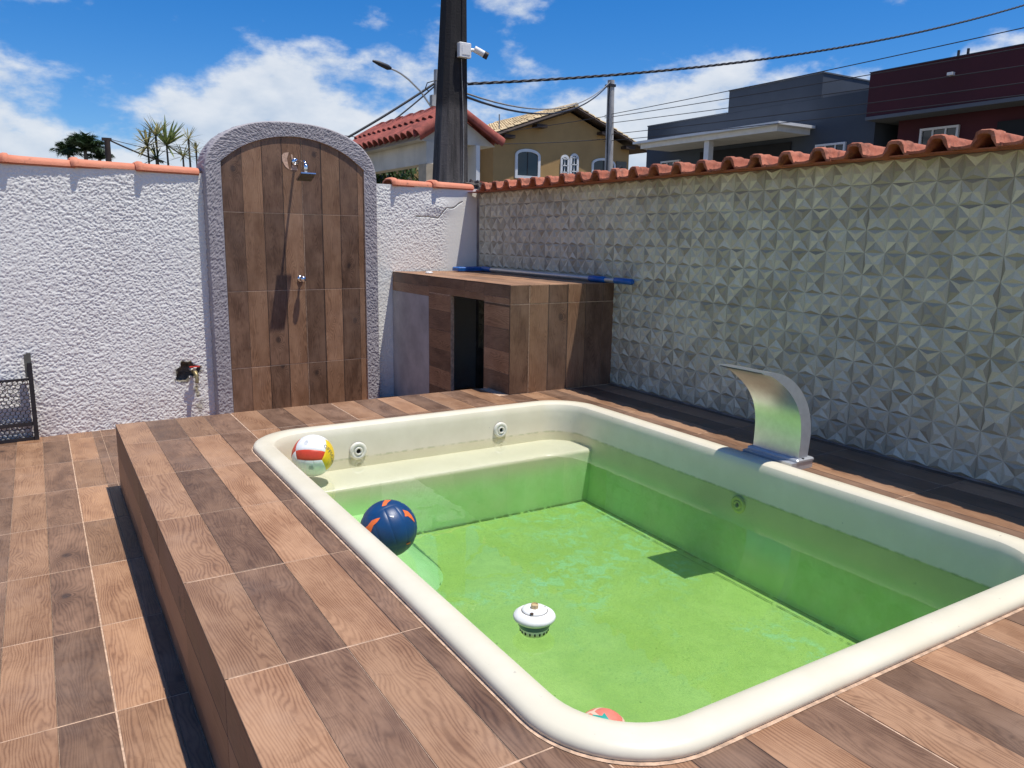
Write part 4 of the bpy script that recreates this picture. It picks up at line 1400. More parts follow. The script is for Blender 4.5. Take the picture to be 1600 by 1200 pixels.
ball_patch(pb, PBR*1.0, cd3, cr3, cu3, [(-0.30, 0.74), (0.02, 0.70), (0.10, 0.80), (0.30, 0.52), (0.14, 0.50), (-0.02, 0.60), (-0.28, 0.64)], 'ball_teal', 'arrow_print')
ball_patch(pb, PBR*1.0, cd3, cr3, cu3, [(-0.75, 0.52), (-0.62, 0.66), (-0.50, 0.64), (-0.50, 0.50)], 'ball_wine', 'print_patch')

# ------------------------------------------------------------------ floating chlorine dispenser
MAT['disp_white'] = plain('weathered_white_plastic', (0.80, 0.80, 0.76), 0.4, 0.08, 25)
MAT['disp_blue'] = plain('navy_plastic', (0.008, 0.07, 0.16), 0.35, 0.1, 25)
MAT['knob'] = plain('yellowed_plastic', (0.62, 0.46, 0.24), 0.5, 0.2, 40)
dp = thing('chlorine_floater', 'round white and navy floating chlorine dispenser in the green pool water', 'dispenser', (0.897, 0.952, -0.102))
b = MB(); b.lathe([(0.030, -0.010), (0.054, -0.0088), (0.062, -0.003), (0.0645, 0.004), (0.061, 0.011), (0.051, 0.018), (0.0405, 0.0225), (0.0395, 0.0205)], 40); b.build('float_ring', 'disp_white', dp)
b = MB(); b.lathe([(0.0385, 0.0225), (0.0375, 0.027), (0.028, 0.029), (0.001, 0.030)], 36); b.build('lid', 'disp_white', dp)
MAT['rust'] = plain('dark_dirt', (0.05, 0.03, 0.02), 0.9, 0.4, 60)
b = MB(); b.lathe([(0.0398, 0.0228), (0.0383, 0.0228)], 36); b.build('lid_seam', 'rust', dp)
b = MB(); b.lathe([(0.0115, 0.029), (0.0115, 0.041), (0.0095, 0.043), (0.0085, 0.039), (0.0005, 0.038)], 10, smooth=False); b.build('knob', 'knob', dp)
b = MB(); b.lathe([(0.0055, 0.0265), (0.0055, 0.0295), (0.0005, 0.0300)], 12, ctr=(-0.026, -0.025, 0)); b.build('clip', 'rust', dp)
b = MB(); b.lathe([(0.0025, 0.0275), (0.0005, 0.0292)], 8, ctr=(0.033, -0.006, 0)); b.build('clip', 'rust', dp)
b = MB(); b.lathe([(0.054, -0.0090), (0.050, -0.018), (0.0455, -0.027)], 40); b.build('basket_band', 'disp_blue', dp)
b = MB(); b.lathe([(0.0455, -0.027), (0.041, -0.040), (0.038, -0.048), (0.001, -0.050)], 40); b.build('basket', 'disp_white', dp)
for i in range(18):
    a_ = 2*PI*i/18
    b = MB(); b.box((-0.002, -0.0015, -0.004), (0.002, 0.0015, 0.004))
    o = b.build('slot', 'hole', dp); o.location = (0.0425*math.cos(a_), 0.0425*math.sin(a_), -0.037); o.rotation_euler = (0, 0, a_+PI/2)

# ------------------------------------------------------------------ wire panel leaning on the white wall
gd = wthing('wire_guard', 'black metal guard panel with hexagonal wire mesh beside the white wall', 'guard', lx(-0.385), 0.055, FZ)
def bar(p, q, r, name='bar', mat='black_metal'):
    b = MB(); b.tube([p, q], r, 6, smooth=False); return b.build(name, mat, gd)
H0 = 0.006
b = MB(); b.box((-0.013, -0.016, 0.0), (0.013, 0.012, 0.52)); b.build('post', 'black_metal', gd)
b = MB(); b.box((-0.028, -0.006, 0.425), (-0.0135, 0.006, 0.578)); b.box((-0.0134, -0.005, 0.5205), (0.012, 0.005, 0.585)); b.build('latch_plate', 'rubber_grey', gd)
for zr, th in ((0.412, 0.007), (0.112, 0.012), (0.012, 0.010)):
    b = MB(); b.box((-1.6, -0.008, zr-th), (-0.0135, 0.008, zr+th)); b.build('rail', 'black_metal', gd)
b = MB(); b.box((-1.626, -0.014, 0.0), (-1.6005, 0.012, 0.50)); b.build('post', 'black_metal', gd)
b = MB(); hexs = 0.0165; r3 = hexs
done = set()
for iy in range(0, 18):
    for ix in range(0, 56):
        cx = -0.02-ix*hexs*math.sqrt(3)-(hexs*math.sqrt(3)/2 if iy % 2 else 0); cz = 0.02+iy*hexs*1.5
        if cx < -1.59 or cz > 0.405: continue
        cs = [(cx+r3*math.sin(PI/3*k), cz+r3*math.cos(PI/3*k)) for k in range(6)]
        for k in range(6):
            a_, b2 = cs[k], cs[(k+1) % 6]
            key = tuple(sorted([(round(a_[0], 3), round(a_[1], 3)), (round(b2[0], 3), round(b2[1], 3))]))
            if key in done or max(a_[1], b2[1]) > 0.41 or max(a_[0], b2[0]) > -0.01: continue
            done.add(key)
            b.tube([(a_[0], 0, a_[1]), (b2[0], 0, b2[1])], 0.0024, 4, caps=False, smooth=False)
o = b.build('wire_mesh', 'black_metal', gd); o['kind'] = 'stuff'

# ================================================================== beyond the walls
# big utility pole behind the corner
t = NT('stained_concrete')
p = t.obj(); sp3 = t.n('ShaderNodeSeparateXYZ', {0: p})
n = t.noise(t.mapping(p, (9, 9, 1.1)), 1.0, 7, 0.65); n2 = t.noise(p, 60, 4, 0.6)
c = t.mix(t.ramp(n, 0.35, 0.65), (0.050, 0.046, 0.044), (0.125, 0.112, 0.104))
c = t.mix(t.ramp(n2, 0.62, 0.72, 0, 0.6), c, (0.26, 0.24, 0.22))
up_m = t.ramp(t.math('ADD', sp3.outputs[2], t.math('MULTIPLY', n, 0.5)), 3.10, 3.25)
c = t.mix(t.math('MULTIPLY', up_m, 0.88), c, (0.022, 0.021, 0.022))
MAT['pole'] = t.bsdf(c, 0.9, t.bump(t.math('ADD', n, n2), 0.6, 0.01), spec=0.2)
PO = Vector((3.405, 6.45, -0.62))
up_pole = thing('utility_pole', 'thick dark concrete utility pole behind the wall corner', 'utility pole', PO)
b = MB(); vs = []; Hh = 9.0
def psec(z):
    w = max(0.155-0.030*(z-2.2), 0.07)
    dpt = max(0.100-0.012*(z-2.2), 0.05)
    lean = 0.022*(z-2.2)
    # H-like section with a recessed middle on the faces along the long side
    return [(-w+lean, -dpt*0.62), (-w*0.60+lean, -dpt), (-w*0.18+lean, -dpt), (-w*0.10+lean, -dpt*0.86), (w*0.42+lean, -dpt*0.86), (w*0.50+lean, -dpt), (w+lean, -dpt*0.9), (w+lean, dpt), (-w+lean, dpt)]
zs_ = [0, 1.2, 2.2, 3.0, 4.0, 5.5, 7.0]
for z in zs_: vs += [(q[0], q[1], z) for q in psec(z)]
k = 9
fs = [(i*k+j, i*k+(j+1) % k, (i+1)*k+(j+1) % k, (i+1)*k+j) for i in range(len(zs_)-1) for j in range(k)]
fs.append(tuple(len(zs_)*k-k+j for j in range(k)))
b.add(vs, fs); b.build('shaft', 'pole', up_pole)
MAT['thin_wire'] = plain('grey_wire', (0.25, 0.24, 0.22), 0.6, 0.2, 20)
b = MB(); pts = [(0.085+0.012*math.sin(z*3.1), -0.108+0.011*(z-2.2), z) for z in np.linspace(1.9, 3.36, 24)]; b.tube(pts, 0.0045, 5); b.build('conduit_wire', 'thin_wire', up_pole)
jb = thing('security_camera', 'white security camera on a square junction box on the utility pole', 'camera', PO+Vector((0.098, -0.118, 3.44)))
b = MB(); b.cbox((-0.072, -0.03, -0.068), (0.060, 0.03, 0.068), 0.006); b.build('junction_box', 'white_plastic', jb)
b = MB(); b.box((-0.045, -0.0335, -0.045), (0.045, -0.0302, 0.045)); b.build('box_lid', 'white_plastic', jb)
b = MB(); b.tube([(0.055, -0.01, 0.005), (0.085, -0.02, 0.012), (0.115, -0.03, 0.005)], [0.022, 0.014, 0.013], 10); b.build('bracket', 'white_plastic', jb)
b = MB(); b.tube([(0.095, -0.025, 0.022), (0.195, -0.062, -0.028)], 0.032, 16); b.build('camera_body', 'white_plastic', jb)
b = MB(); b.tube([(0.185, -0.058, -0.023), (0.222, -0.072, -0.0415)], 0.035, 16); b.build('lens_hood', 'black_metal', jb)

# overhead cables
def cable(name, label, pts, r, group=None, twist=False, mat='cable', seg=20):
    P = []
    for i in range(len(pts)-1):
        a_, b2, sag = Vector(pts[i][:3]), Vector(pts[i+1][:3]), pts[i][3] if len(pts[i]) > 3 else 0
        for k in range(seg):
            s = k/seg
            q = a_.lerp(b2, s); q.z -= 4*sag*s*(1-s); P.append(q)
    P.append(Vector(pts[-1][:3]))
    c0 = P[0].copy(); b = MB()
    P = [q-c0 for q in P]
    if twist:
        L = [0.0]
        for a_, b2 in zip(P[:-1], P[1:]): L.append(L[-1]+(b2-a_).length)
        n_s = int(L[-1]/0.05)
        Pd = []
        for i in range(n_s+1):
            l = L[-1]*i/n_s
            j = min(max(np.searchsorted(L, l)-1, 0), len(P)-2)
            s = (l-L[j])/max(L[j+1]-L[j], 1e-6); Pd.append(P[j].lerp(P[j+1], s))
        d = (P[-1]-P[0]).normalized(); a1 = d.cross(Vector((0, 0, 1))).normalized(); a2 = a1.cross(d)
        for st in range(3):
            b.tube([q+(a1*math.cos(2*PI*i*0.05/0.36+st*2.09)+a2*math.sin(2*PI*i*0.05/0.36+st*2.09))*r*0.9 for i, q in enumerate(Pd)], r*0.72, 5)
    else:
        b.tube(P, r, 6)
    o = b.build(name, mat, None, c0)
    return tag(o, label, 'cable', group)
cable('overhead_cable', 'thick twisted black cable rising from the utility pole to the upper right',
      [(3.60, 6.45, 2.535, 0.32), (16.5, 6.6, 5.72)], 0.0105, 'overhead cables', twist=True)
cable('overhead_cable', 'lower sagging black cable strung between the two poles',
      [(3.60, 6.5, 2.42, 0.40), (12.13, 15.0, 4.78)], 0.013, 'overhead cables')
cable('overhead_cable', 'thinner grey sagging cable just above its twin between the two poles',
      [(3.60, 6.52, 2.46, 0.36), (12.13, 15.0, 4.80)], 0.010, 'overhead cables', mat='thin_wire')
for i, (z0, z1, x1, lab) in enumerate(((4.02, 4.16, 12.0, 'topmost thin wire running right from the slim pole into the sky'),
        (3.96, 4.01, 13.0, 'thin wire crossing in front of the maroon house parapet'),
        (3.82, 3.69, 13.0, 'thin wire crossing in front of the grey house upper wall'),
        (3.55, 3.45, 13.0, 'thin wire crossing above the white canopy of the grey house'),
        (3.40, 3.26, 13.0, 'lowest thin wire crossing in front of the grey and maroon houses'))):
    cable('overhead_wire', lab, [(12.16, 15.2, z0+0.02, 0.06), (x1, 1.0, z1)], 0.008, 'thin wires across the houses')
cable('overhead_wire', 'thin wire from the slim pole towards the yellow house gable', [(12.10, 15.0, 4.0, 0.12), (13.2, 29.0, 4.9)], 0.008, 'thin wires by the yellow house')
cable('overhead_wire', 'second wire drooping across the yellow house wall', [(12.10, 15.0, 3.45, 0.2), (6.0, 19.5, 3.6)], 0.010, 'thin wires by the yellow house')

# slim pole by the yellow house
MAT['pale_conc'] = plain('pale_concrete', (0.42, 0.40, 0.37), 0.85, 0.2, 3, bump=0.3)
p2 = thing('street_pole', 'slim pale grey concrete pole in front of the yellow house', 'pole', (12.19, 15.0, -0.62))
b = MB(); b.tube([(0.03, 0, 0), (0.0, 0, 3.3), (-0.03, 0, 5.46)], [0.135, 0.105, 0.085], 12); b.build('shaft', 'pale_conc', p2)
b = MB(); b.tube([(-0.10, -0.04, 5.40), (-0.13, -0.05, 5.0), (-0.115, -0.08, 3.0)], 0.016, 6); b.build('drop_cable', 'cable', p2)
b = MB(); b.box((-0.14, -0.10, 5.30), (0.05, 0.10, 5.36)); b.build('bracket', 'black_metal', p2)
b = MB(); b.tube([(0.04, -0.1, 3.15), (0.28, -0.14, 3.42)], [0.03, 0.045], 10); b.build('floodlight', 'black_metal', p2)

# far street pole with lamp
p3 = thing('lamp_pole', 'far concrete pole with crossarm gear and a curved street lamp arm', 'street lamp', (9.87, 20.0, -0.62))
b = MB(); b.tube([(0, 0, 0), (0, 0, 6.25)], [0.16, 0.10], 10); b.build('shaft', 'pale_conc', p3)
b = MB(); b.tube([(-0.02, 0, 4.9), (-0.18, 0, 5.22), (-0.52, 0, 5.62), (-0.87, 0, 5.89), (-1.10, 0, 6.02), (-1.25, 0, 6.08), (-1.45, 0, 6.13)], 0.030, 8); b.build('lamp_arm', 'alu', p3)
b = MB(); b.tube([(-1.40, 0, 6.125), (-1.50, 0, 6.14), (-1.75, 0, 6.21), (-1.93, 0, 6.255)], [0.04, 0.075, 0.065, 0.03], 8); b.build('lamp_head', 'black_metal', p3)
b = MB(); b.box((-0.22, -0.12, 5.25), (-0.06, 0.05, 5.55)); b.build('meter_box', 'pale_conc', p3)
b = MB(); b.tube([(-0.08, -0.1, 5.95), (-0.36, -0.1, 5.85), (-0.42, -0.1, 5.70), (-0.30, -0.1, 5.62)], 0.016, 6); b.build('cable_loop', 'cable', p3)
cable('overhead_cable', 'thick black cable descending left from the far lamp pole', [(9.80, 20.0, 5.27, 0.05), (6.6, 20.0, 3.25)], 0.035, 'cables left of the lamp pole')
cable('overhead_cable', 'thinner black cable descending left below the thick one', [(9.80, 20.0, 5.20, 0.05), (7.7, 20.0, 3.55)], 0.022, 'cables left of the lamp pole')

# gate portico with barrel tiles
MAT['barrel'] = plain('red_barrel_tile', (0.27, 0.066, 0.046), 0.85, 0.4, 6, bump=0.3, bscale=30)
MAT['beam_white'] = plain('offwhite_beam', (0.62, 0.58, 0.50), 0.8, 0.12, 3)
MAT['beige_wall'] = plain('beige_render', (0.46, 0.38, 0.27), 0.9, 0.15, 5, bump=0.3)
gp = thing('gate_roof', 'small gabled red tile roof over a white beam beyond the wall', 'roof', (4.80, 9.0, -0.62))
def barrel(p, q, r0, r1, up_v, name='roof_tile', par=gp, mat='barrel', n=8, flip=False, half=PI):
    p, q = Vector(p), Vector(q); d = (q-p).normalized(); u = Vector(up_v); u = (u-d*u.dot(d)).normalized(); s = d.cross(u)
    b = MB(); vs = []
    for c0, r in ((p, r0), (q, r1)):
        for i in range(n+1):
            a_ = half*i/n
            vs.append(c0+s*math.cos(a_)*r+u*math.sin(a_)*r*(-1 if flip else 1))
    for c0, r in ((p, r0*0.82), (q, r1*0.82)):
        for i in range(n+1):
            a_ = half*i/n
            vs.append(c0+s*math.cos(a_)*r+u*math.sin(a_)*r*(-1 if flip else 1))
    m_ = n+1
    b.add(vs, [(i, m_+i, m_+i+1, i+1) for i in range(n)], True)
    b.add(vs, [(2*m_+i, 2*m_+i+1, 3*m_+i+1, 3*m_+i) for i in range(n)], True)
    b.add(vs, [(i, i+1, 2*m_+i+1, 2*m_+i) for i in range(n)]+[(m_+i, 3*m_+i, 3*m_+i+1, m_+i+1) for i in range(n)])
    return b.build(name, mat, par)
GZ = 0.62
for i in range(15):
    y = 0.05+i*0.205
    for s in (-1, 1):
        barrel((s*0.66, y, 2.30+GZ), (s*0.30, y, 2.535+GZ), 0.105, 0.085, (0, 0, 1))
        barrel((s*0.34, y, 2.53+GZ), (s*0.02, y, 2.74+GZ), 0.10, 0.08, (0, 0, 1))
for i in range(8):
    barrel((0, -0.06+i*0.38, 2.735+GZ), (0, 0.36+i*0.38, 2.725+GZ), 0.115, 0.095, (0, 0, 1), 'ridge_tile')
barrel((0.02, -0.04, 2.70+GZ), (0.68, -0.04, 2.31+GZ), 0.075, 0.095, (0, -0.5, 0.9), 'verge_tile', half=PI*1.2)
barrel((-0.02, -0.04, 2.70+GZ), (-0.62, -0.04, 2.33+GZ), 0.075, 0.085, (0, -0.5, 0.9), 'verge_tile', half=PI*1.2)
b = MB(); b.add([(-0.62, 0.02, 2.27+GZ), (0.62, 0.02, 2.27+GZ), (0, 0.02, 2.66+GZ), (-0.62, 3.1, 2.27+GZ), (0.62, 3.1, 2.27+GZ), (0, 3.1, 2.66+GZ)], [(0, 1, 2), (3, 5, 4), (0, 3, 4, 1), (0, 2, 5, 3), (1, 4, 5, 2)]); b.build('gable_core', 'beam_white', gp)
b = MB(); b.box((-0.46, 0.0, 1.98+GZ), (-0.28, 3.1, 2.268+GZ)); b.build('beam', 'beam_white', gp)
b = MB(); b.box((-0.47, -0.01, 0.0), (-0.22, 0.24, 1.979+GZ)); b.build('column', 'beige_wall', gp)
b = MB(); b.box((0.30, -0.01, 0.0), (0.36, 0.24, 2.269+GZ)); b.build('column', 'white_paint', gp)
b = MB(); b.box((-0.47, 2.9, 0.0), (-0.22, 3.15, 1.979+GZ)); b.build('column', 'beige_wall', gp)
# end cap of the neighbouring wall at the corner
nc = thing('ridge_cap', 'orange barrel tile with dark mortar lump on the wall corner', 'roof tile', (3.26, 5.62, 1.44))
barrel((0.02, -0.02, 0.0), (0.13, 0.42, -0.01), 0.085, 0.075, (0, 0, 1), 'tile', nc, 'terra')
b = MB()
bm = bmesh.new(); bmesh.ops.create_icosphere(bm, subdivisions=3, radius=1)
for v in bm.verts:
    k_ = 1+0.22*math.sin(7*v.co.x+2)*math.sin(6*v.co.y)+0.15*math.sin(11*v.co.z+v.co.x*5)
    v.co = Vector((v.co.x*0.10*k_, v.co.y*0.09*k_, v.co.z*0.065*k_))
me = bpy.data.meshes.new('mortar'); bm.to_mesh(me); bm.free()
o = link('mortar_lump', me, 'mortar', nc, (-0.05, -0.04, 0.02))
b = MB(); b.box((-0.10, -0.18, -2.3), (0.30, 1.2, -0.03)); b.build('wall_stub', 'white_paint', nc)

# ------------------------------------------------------------------ houses
MAT['ochre'] = plain('ochre_render', (0.44, 0.27, 0.105), 0.9, 0.10, 0.8)
MAT['straw_tile'] = plain('straw_clay_tile', (0.58, 0.44, 0.25), 0.85, 0.35, 1.4)
MAT['dark_wood'] = plain('dark_timber', (0.045, 0.028, 0.02), 0.8, 0.3, 3)
t = NT('window_glass')
MAT['glass'] = t.bsdf((0.015, 0.018, 0.022), 0.06, spec=0.6)
yh = thing('yellow_house', 'ochre yellow gabled house with straw coloured clay roof tiles', 'house', (21.6, 30, -0.62))
HO = Vector((21.6, 30, -0.62))
def hb(root, O, a, b_, name, mat):
    q = MB(); q.box(tuple(Vector(a)-O), tuple(Vector(b_)-O)); return q.build(name, mat, root)
# gable wall block
b = MB()
pro = [(17.5, -0.62), (25.25, -0.62), (25.25, 5.40), (21.62, 6.78), (17.5, 5.38)]
vs = [(q[0]-HO.x, 0, q[1]-HO.z) for q in pro]+[(q[0]-HO.x, 9.0, q[1]-HO.z) for q in pro]
b.add(vs, [(0, 1, 2, 3, 4), (9, 8, 7, 6, 5)]+[(i, 5+i, 5+(i+1) % 5, (i+1) % 5) for i in range(5)]); b.build('wall', 'ochre', yh)
# wing on the left
hb(yh, HO, (14.2, 31.2, -0.62), (17.499, 38, 5.2), 'wing_wall', 'ochre')
# roof: rows of tiles on the left slope, slab on the right
def slope(p_ridge, p_eave, y0, y1, n_r, n_c, root, O, mat):
    rx, rz = p_ridge; ex_, ez_ = p_eave
    slab = MB()
    vs = []
    for y in (y0, y1):
        vs += [(rx-O.x, y-O.y, rz-0.10-O.z), (ex_-O.x, y-O.y, ez_-0.10-O.z), (ex_-O.x, y-O.y, ez_-0.02-O.z), (rx-O.x, y-O.y, rz-0.02-O.z)]
    slab.add(vs, [(0, 1, 2, 3), (7, 6, 5, 4), (0, 4, 5, 1), (1, 5, 6, 2), (2, 6, 7, 3), (3, 7, 4, 0)])
    slab.build('roof_boards', 'dark_wood', root)
    tl = MB()
    dirv = Vector((ex_-rx, 0, ez_-rz)); Ls = dirv.length; dirv.normalize()
    nrm = dirv.cross(Vector((0, 1, 0))); nrm = nrm if nrm.z > 0 else -nrm
    r = random.Random(3)
    for i in range(n_r):
        for j in range(n_c):
            y = y0+(y1-y0)*(j+0.5)/n_c
            a_ = Vector((rx, y, rz))+dirv*(Ls*i/n_r)+nrm*0.02
            c2 = a_+dirv*(Ls/n_r*1.15)+nrm*(0.025+r.uniform(0, 0.02))
            rr = (y1-y0)/n_c*0.46
            vs = []
            for q, s in ((a_, 0.8), (c2, 1.0)):
                for k in range(5):
                    an = PI*k/4
                    w = q+Vector((0, math.cos(an)*rr*s, 0))+nrm*math.sin(an)*rr*s*0.8
                    vs.append(w-O)
            tl.add(vs, [(k, 5+k, 6+k, 1+k) for k in range(4)]+[(5, 6, 7, 8, 9)])
    o = tl.build('clay_tiles', mat, root); o['kind'] = 'stuff'
slope((21.65, 7.02), (17.0, 5.36), 29.6, 37.0, 13, 34, yh, HO, 'straw_tile')
slope((21.65, 7.02), (26.15, 5.36), 29.6, 37.0, 13, 34, yh, HO, 'straw_tile')
b = MB(); b.tube([(21.65-HO.x, -0.45, 7.05-HO.z), (21.65-HO.x, 7.0, 7.05-HO.z)], 0.12, 8); b.build('ridge', 'straw_tile', yh)
for (x0, z0, x1, z1) in ((21.65, 6.92, 17.0, 5.26), (21.65, 6.92, 26.15, 5.26)):
    b = MB(); b.tube([(x0-HO.x, -0.42, z0-HO.z), (x1-HO.x, -0.42, z1-HO.z)], 0.07, 4, smooth=False); b.build('barge_board', 'dark_wood', yh)
for xx, zz in ((18.1, 5.50), (19.8, 6.08), (23.5, 6.05), (25.0, 5.5)):
    hb(yh, HO, (xx-0.28, 29.58, zz-0.16), (xx+0.28, 29.99, zz-0.02), 'rafter_end', 'dark_wood')
hb(yh, HO, (17.6, 29.7, 5.3), (17.64, 29.74, 6.3), 'mast', 'thin_wire')
hb(yh, HO, (25.26, 30.4, 3.9), (26.5, 34.0, 4.05), 'porch_roof', 'dark_wood')
hb(yh, HO, (25.26, 30.35, 4.06), (26.6, 34.0, 4.14), 'porch_tiles', 'straw_tile')
def arched_window(root, O, x0, x1, z0, z1, y, rise, frame=0.10, mull=1, fm='white_paint', d=0.12, grille=0):
    e = bpy.data.objects.new('window', None); COL.objects.link(e); e.parent = root; e.location = Vector(((x0+x1)/2, y, z0))-O
    w = (x1-x0)/2; hgt = z1-z0-rise; N = 14
    def outl(i):
        ww = w-i
        return [(-ww, i), (ww, i)]+[(ww*math.cos(PI*k/N), hgt+max(rise-i, 0.01)*math.sin(PI*k/N)) for k in range(N+1)]
    A, B = outl(0), outl(frame); n = len(A)
    q = MB(); vs = [(p_[0], -d*0.5, p_[1]) for p_ in A]+[(p_[0], -d*0.5, p_[1]) for p_ in B]+[(p_[0], 0.02, p_[1]) for p_ in A]+[(p_[0], 0.0, p_[1]) for p_ in B]
    fs = []
    for i in range(n):
        j = (i+1) % n
        fs += [(i, j, n+j, n+i), (i, 2*n+i, 2*n+j, j), (n+i, n+j, 3*n+j, 3*n+i)]
    q.add(vs, fs); q.build('frame', fm, e)
    q = MB(); q.add([(p_[0], -0.012, p_[1]) for p_ in B], [tuple(range(n))]); q.build('pane', 'glass', e)
    for m2 in range(mull):
        xm = -w+2*w*(m2+1)/(mull+1)
        q = MB(); q.box((xm-0.02, -0.03, frame), (xm+0.02, -0.013, hgt+rise*0.8)); q.build('mullion', fm if grille else 'black_metal', e)
    for g in range(grille):
        zg = frame+(hgt+rise*0.4)*(g+0.5)/grille
        q = MB(); q.box((-w+frame*0.6, -0.06, zg-0.02), (w-frame*0.6, -0.035, zg+0.02)); q.build('grille_bar', fm, e)
    return e
arched_window(yh, HO, 18.62, 19.98, 3.66, 4.98, 30.0, 0.30, 0.13)
arched_window(yh, HO, 21.12, 21.62, 3.5, 4.86, 30.0, 0.25, 0.11, 1, grille=4)
arched_window(yh, HO, 21.66, 22.16, 3.55, 4.95, 30.0, 0.25, 0.11, 1, grille=4)
arched_window(yh, HO, 22.95, 24.4, 3.5, 4.85, 30.0, 0.30, 0.11)
arched_window(yh, HO, 16.05, 16.95, 3.6, 4.85, 31.2, 0.30, 0.11)
# awning part of the wall in front, low storey
hb(yh, HO, (24.45, 29.96, 2.5), (25.1, 30.0, 4.75), 'door', 'glass')

# grey house across the street
MAT['slate'] = plain('slate_blue_render', (0.055, 0.068, 0.088), 0.8, 0.12, 0.7)
MAT['slate_lt'] = plain('grey_render', (0.12, 0.13, 0.145), 0.85, 0.1, 0.7)
MAT['maroon'] = plain('maroon_render', (0.060, 0.008, 0.014), 0.8, 0.14, 0.7)
MAT['white_alu'] = plain('white_window_frame', (0.70, 0.70, 0.70), 0.5, 0.05, 3)
gh = thing('grey_house', 'dark slate grey flat roofed house with a white canopy', 'house', (17, 15, -0.62))
GO = Vector((17, 15, -0.62))
hb(gh, GO, (17.0, 11.02, -0.62), (26.0, 19.15, 4.59), 'wall', 'slate')
hb(gh, GO, (17.3, 18.9, -0.62), (25.0, 19.149, 3.4), 'rear_wall', 'slate')
hb(gh, GO, (17.002, 12.6, 4.595), (20.0, 15.72, 5.19), 'water_tank_block', 'slate')
hb(gh, GO, (17.0, 11.0, 4.592), (17.12, 12.55, 4.64), 'coping', 'slate_lt')
hb(gh, GO, (16.98, 15.75, 4.592), (17.14, 19.16, 4.625), 'coping', 'slate_lt')
hb(gh, GO, (16.98, 12.58, 5.192), (20.04, 15.74, 5.225), 'coping', 'slate_lt')
# canopy along the facade
hb(gh, GO, (15.75, 12.85, 3.72), (17.0-0.002, 18.0, 3.86), 'canopy_fascia', 'white_paint')
hb(gh, GO, (15.60, 12.70, 3.862), (16.998, 18.2, 3.93), 'canopy_roof', 'white_paint')
hb(gh, GO, (15.85, 15.25, -0.62), (16.03, 15.43, 3.718), 'canopy_post', 'white_paint')
MAT['dark_open_shade'] = plain('dark_doorway_porch_shade', (0.010, 0.011, 0.014), 0.8, 0.2, 2)
hb(gh, GO, (16.96, 13.4, -0.62), (16.998, 16.7, 3.6), 'painted_porch_shade', 'dark_open_shade')  # near-black sheet: shade under the canopy put into the wall colour
def sq_window(root, O, x, y0, y1, z0, z1, n=3):
    e = bpy.data.objects.new('window', None); COL.objects.link(e); e.parent = root; e.location = Vector((x, (y0+y1)/2, z0))-O
    w = (y1-y0)/2; h_ = z1-z0; f = 0.05
    for nm, a_, b2 in (('frame', (-0.06, -w, 0), (0.0, -w+f, h_)), ('frame', (-0.06, w-f, 0), (0.0, w, h_)), ('frame', (-0.062, -w+f, h_-f), (0.0, w-f, h_)), ('frame', (-0.062, -w+f, 0), (0.0, w-f, f))):
        q = MB(); q.box(a_, b2); q.build(nm, 'white_alu', e)
    q = MB(); q.box((-0.02, -w+f, f), (-0.004, w-f, h_-f)); q.build('pane', 'glass', e)
    for i in range(1, n):
        yy = -w+2*w*i/n
        q = MB(); q.box((-0.045, yy-0.018, f), (-0.021, yy+0.018, h_-f)); q.build('mullion', 'white_alu', e)
sq_window(gh, GO, 17.0, 11.75, 12.62, 2.5, 3.45, 3)
sq_window(gh, GO, 17.0, 17.55, 18.4, 2.5, 3.45, 3)
rh = thing('maroon_house', 'dark maroon flat roofed house at the right edge beside the grey house', 'house', (17, 6, -0.62))
RO = Vector((17, 6, -0.62))
hb(rh, RO, (16.6, 1.0, 3.90), (26.0, 11.0, 4.88), 'upper_wall', 'maroon')
hb(rh, RO, (17.2, 1.0, -0.62), (26.0, 10.55, 3.82), 'lower_wall', 'maroon')
hb(rh, RO, (16.55, 1.0, 3.822), (26.0, 10.99, 3.898), 'soffit_band', 'slate_lt')
hb(rh, RO, (16.58, 1.0, 4.882), (26.0, 11.01, 4.90), 'coping', 'slate')
hb(rh, RO, (16.50, 9.0, 4.52), (16.598, 9.12, 4.58), 'wall_lamp', 'white_plastic')
hb(rh, RO, (16.62, 8.78, 4.902), (16.66, 8.82, 5.02), 'antenna_stub', 'black_metal')
hb(rh, RO, (16.62, 8.98, 4.902), (16.66, 9.02, 5.02), 'antenna_stub', 'black_metal')
sq_window(rh, RO, 17.2, 9.1, 9.98, 2.6, 3.58, 3)
hb(rh, RO, (17.16, 7.7, -0.6), (17.198, 8.3, 3.55), 'doorway', 'dark_open_shade')

# ------------------------------------------------------------------ vegetation
def leafmat(name, c1, c2):
    t = NT(name)
    n = t.noise(t.pos(), 7, 4)
    r = t.n('ShaderNodeAttribute', attribute_name='tone').outputs['Fac']
    c = t.mix(r, c1, c2)
    b = t.n('ShaderNodeBsdfPrincipled', {'Base Color': c, 'Roughness': 0.5})
    tr = t.n('ShaderNodeBsdfTranslucent', {'Color': c})
    mxx = t.n('ShaderNodeMixShader', {0: 0.25, 1: b.outputs[0], 2: tr.outputs[0]})
    t.t.links.new(mxx.outputs[0], t.out.inputs[0])
    return t.m
MAT['palm'] = leafmat('palm_leaf', (0.018, 0.040, 0.014), (0.045, 0.080, 0.028))
MAT['yucca'] = leafmat('yucca_leaf', (0.07, 0.13, 0.035), (0.26, 0.28, 0.09))
MAT['yucca_y'] = leafmat('yellow_green_leaf', (0.24, 0.24, 0.09), (0.50, 0.44, 0.22))
MAT['leaf'] = leafmat('shrub_leaf', (0.022, 0.055, 0.012), (0.085, 0.140, 0.035))
MAT['bark'] = plain('grey_bark', (0.12, 0.10, 0.08), 0.95, 0.3, 10, bump=0.5)
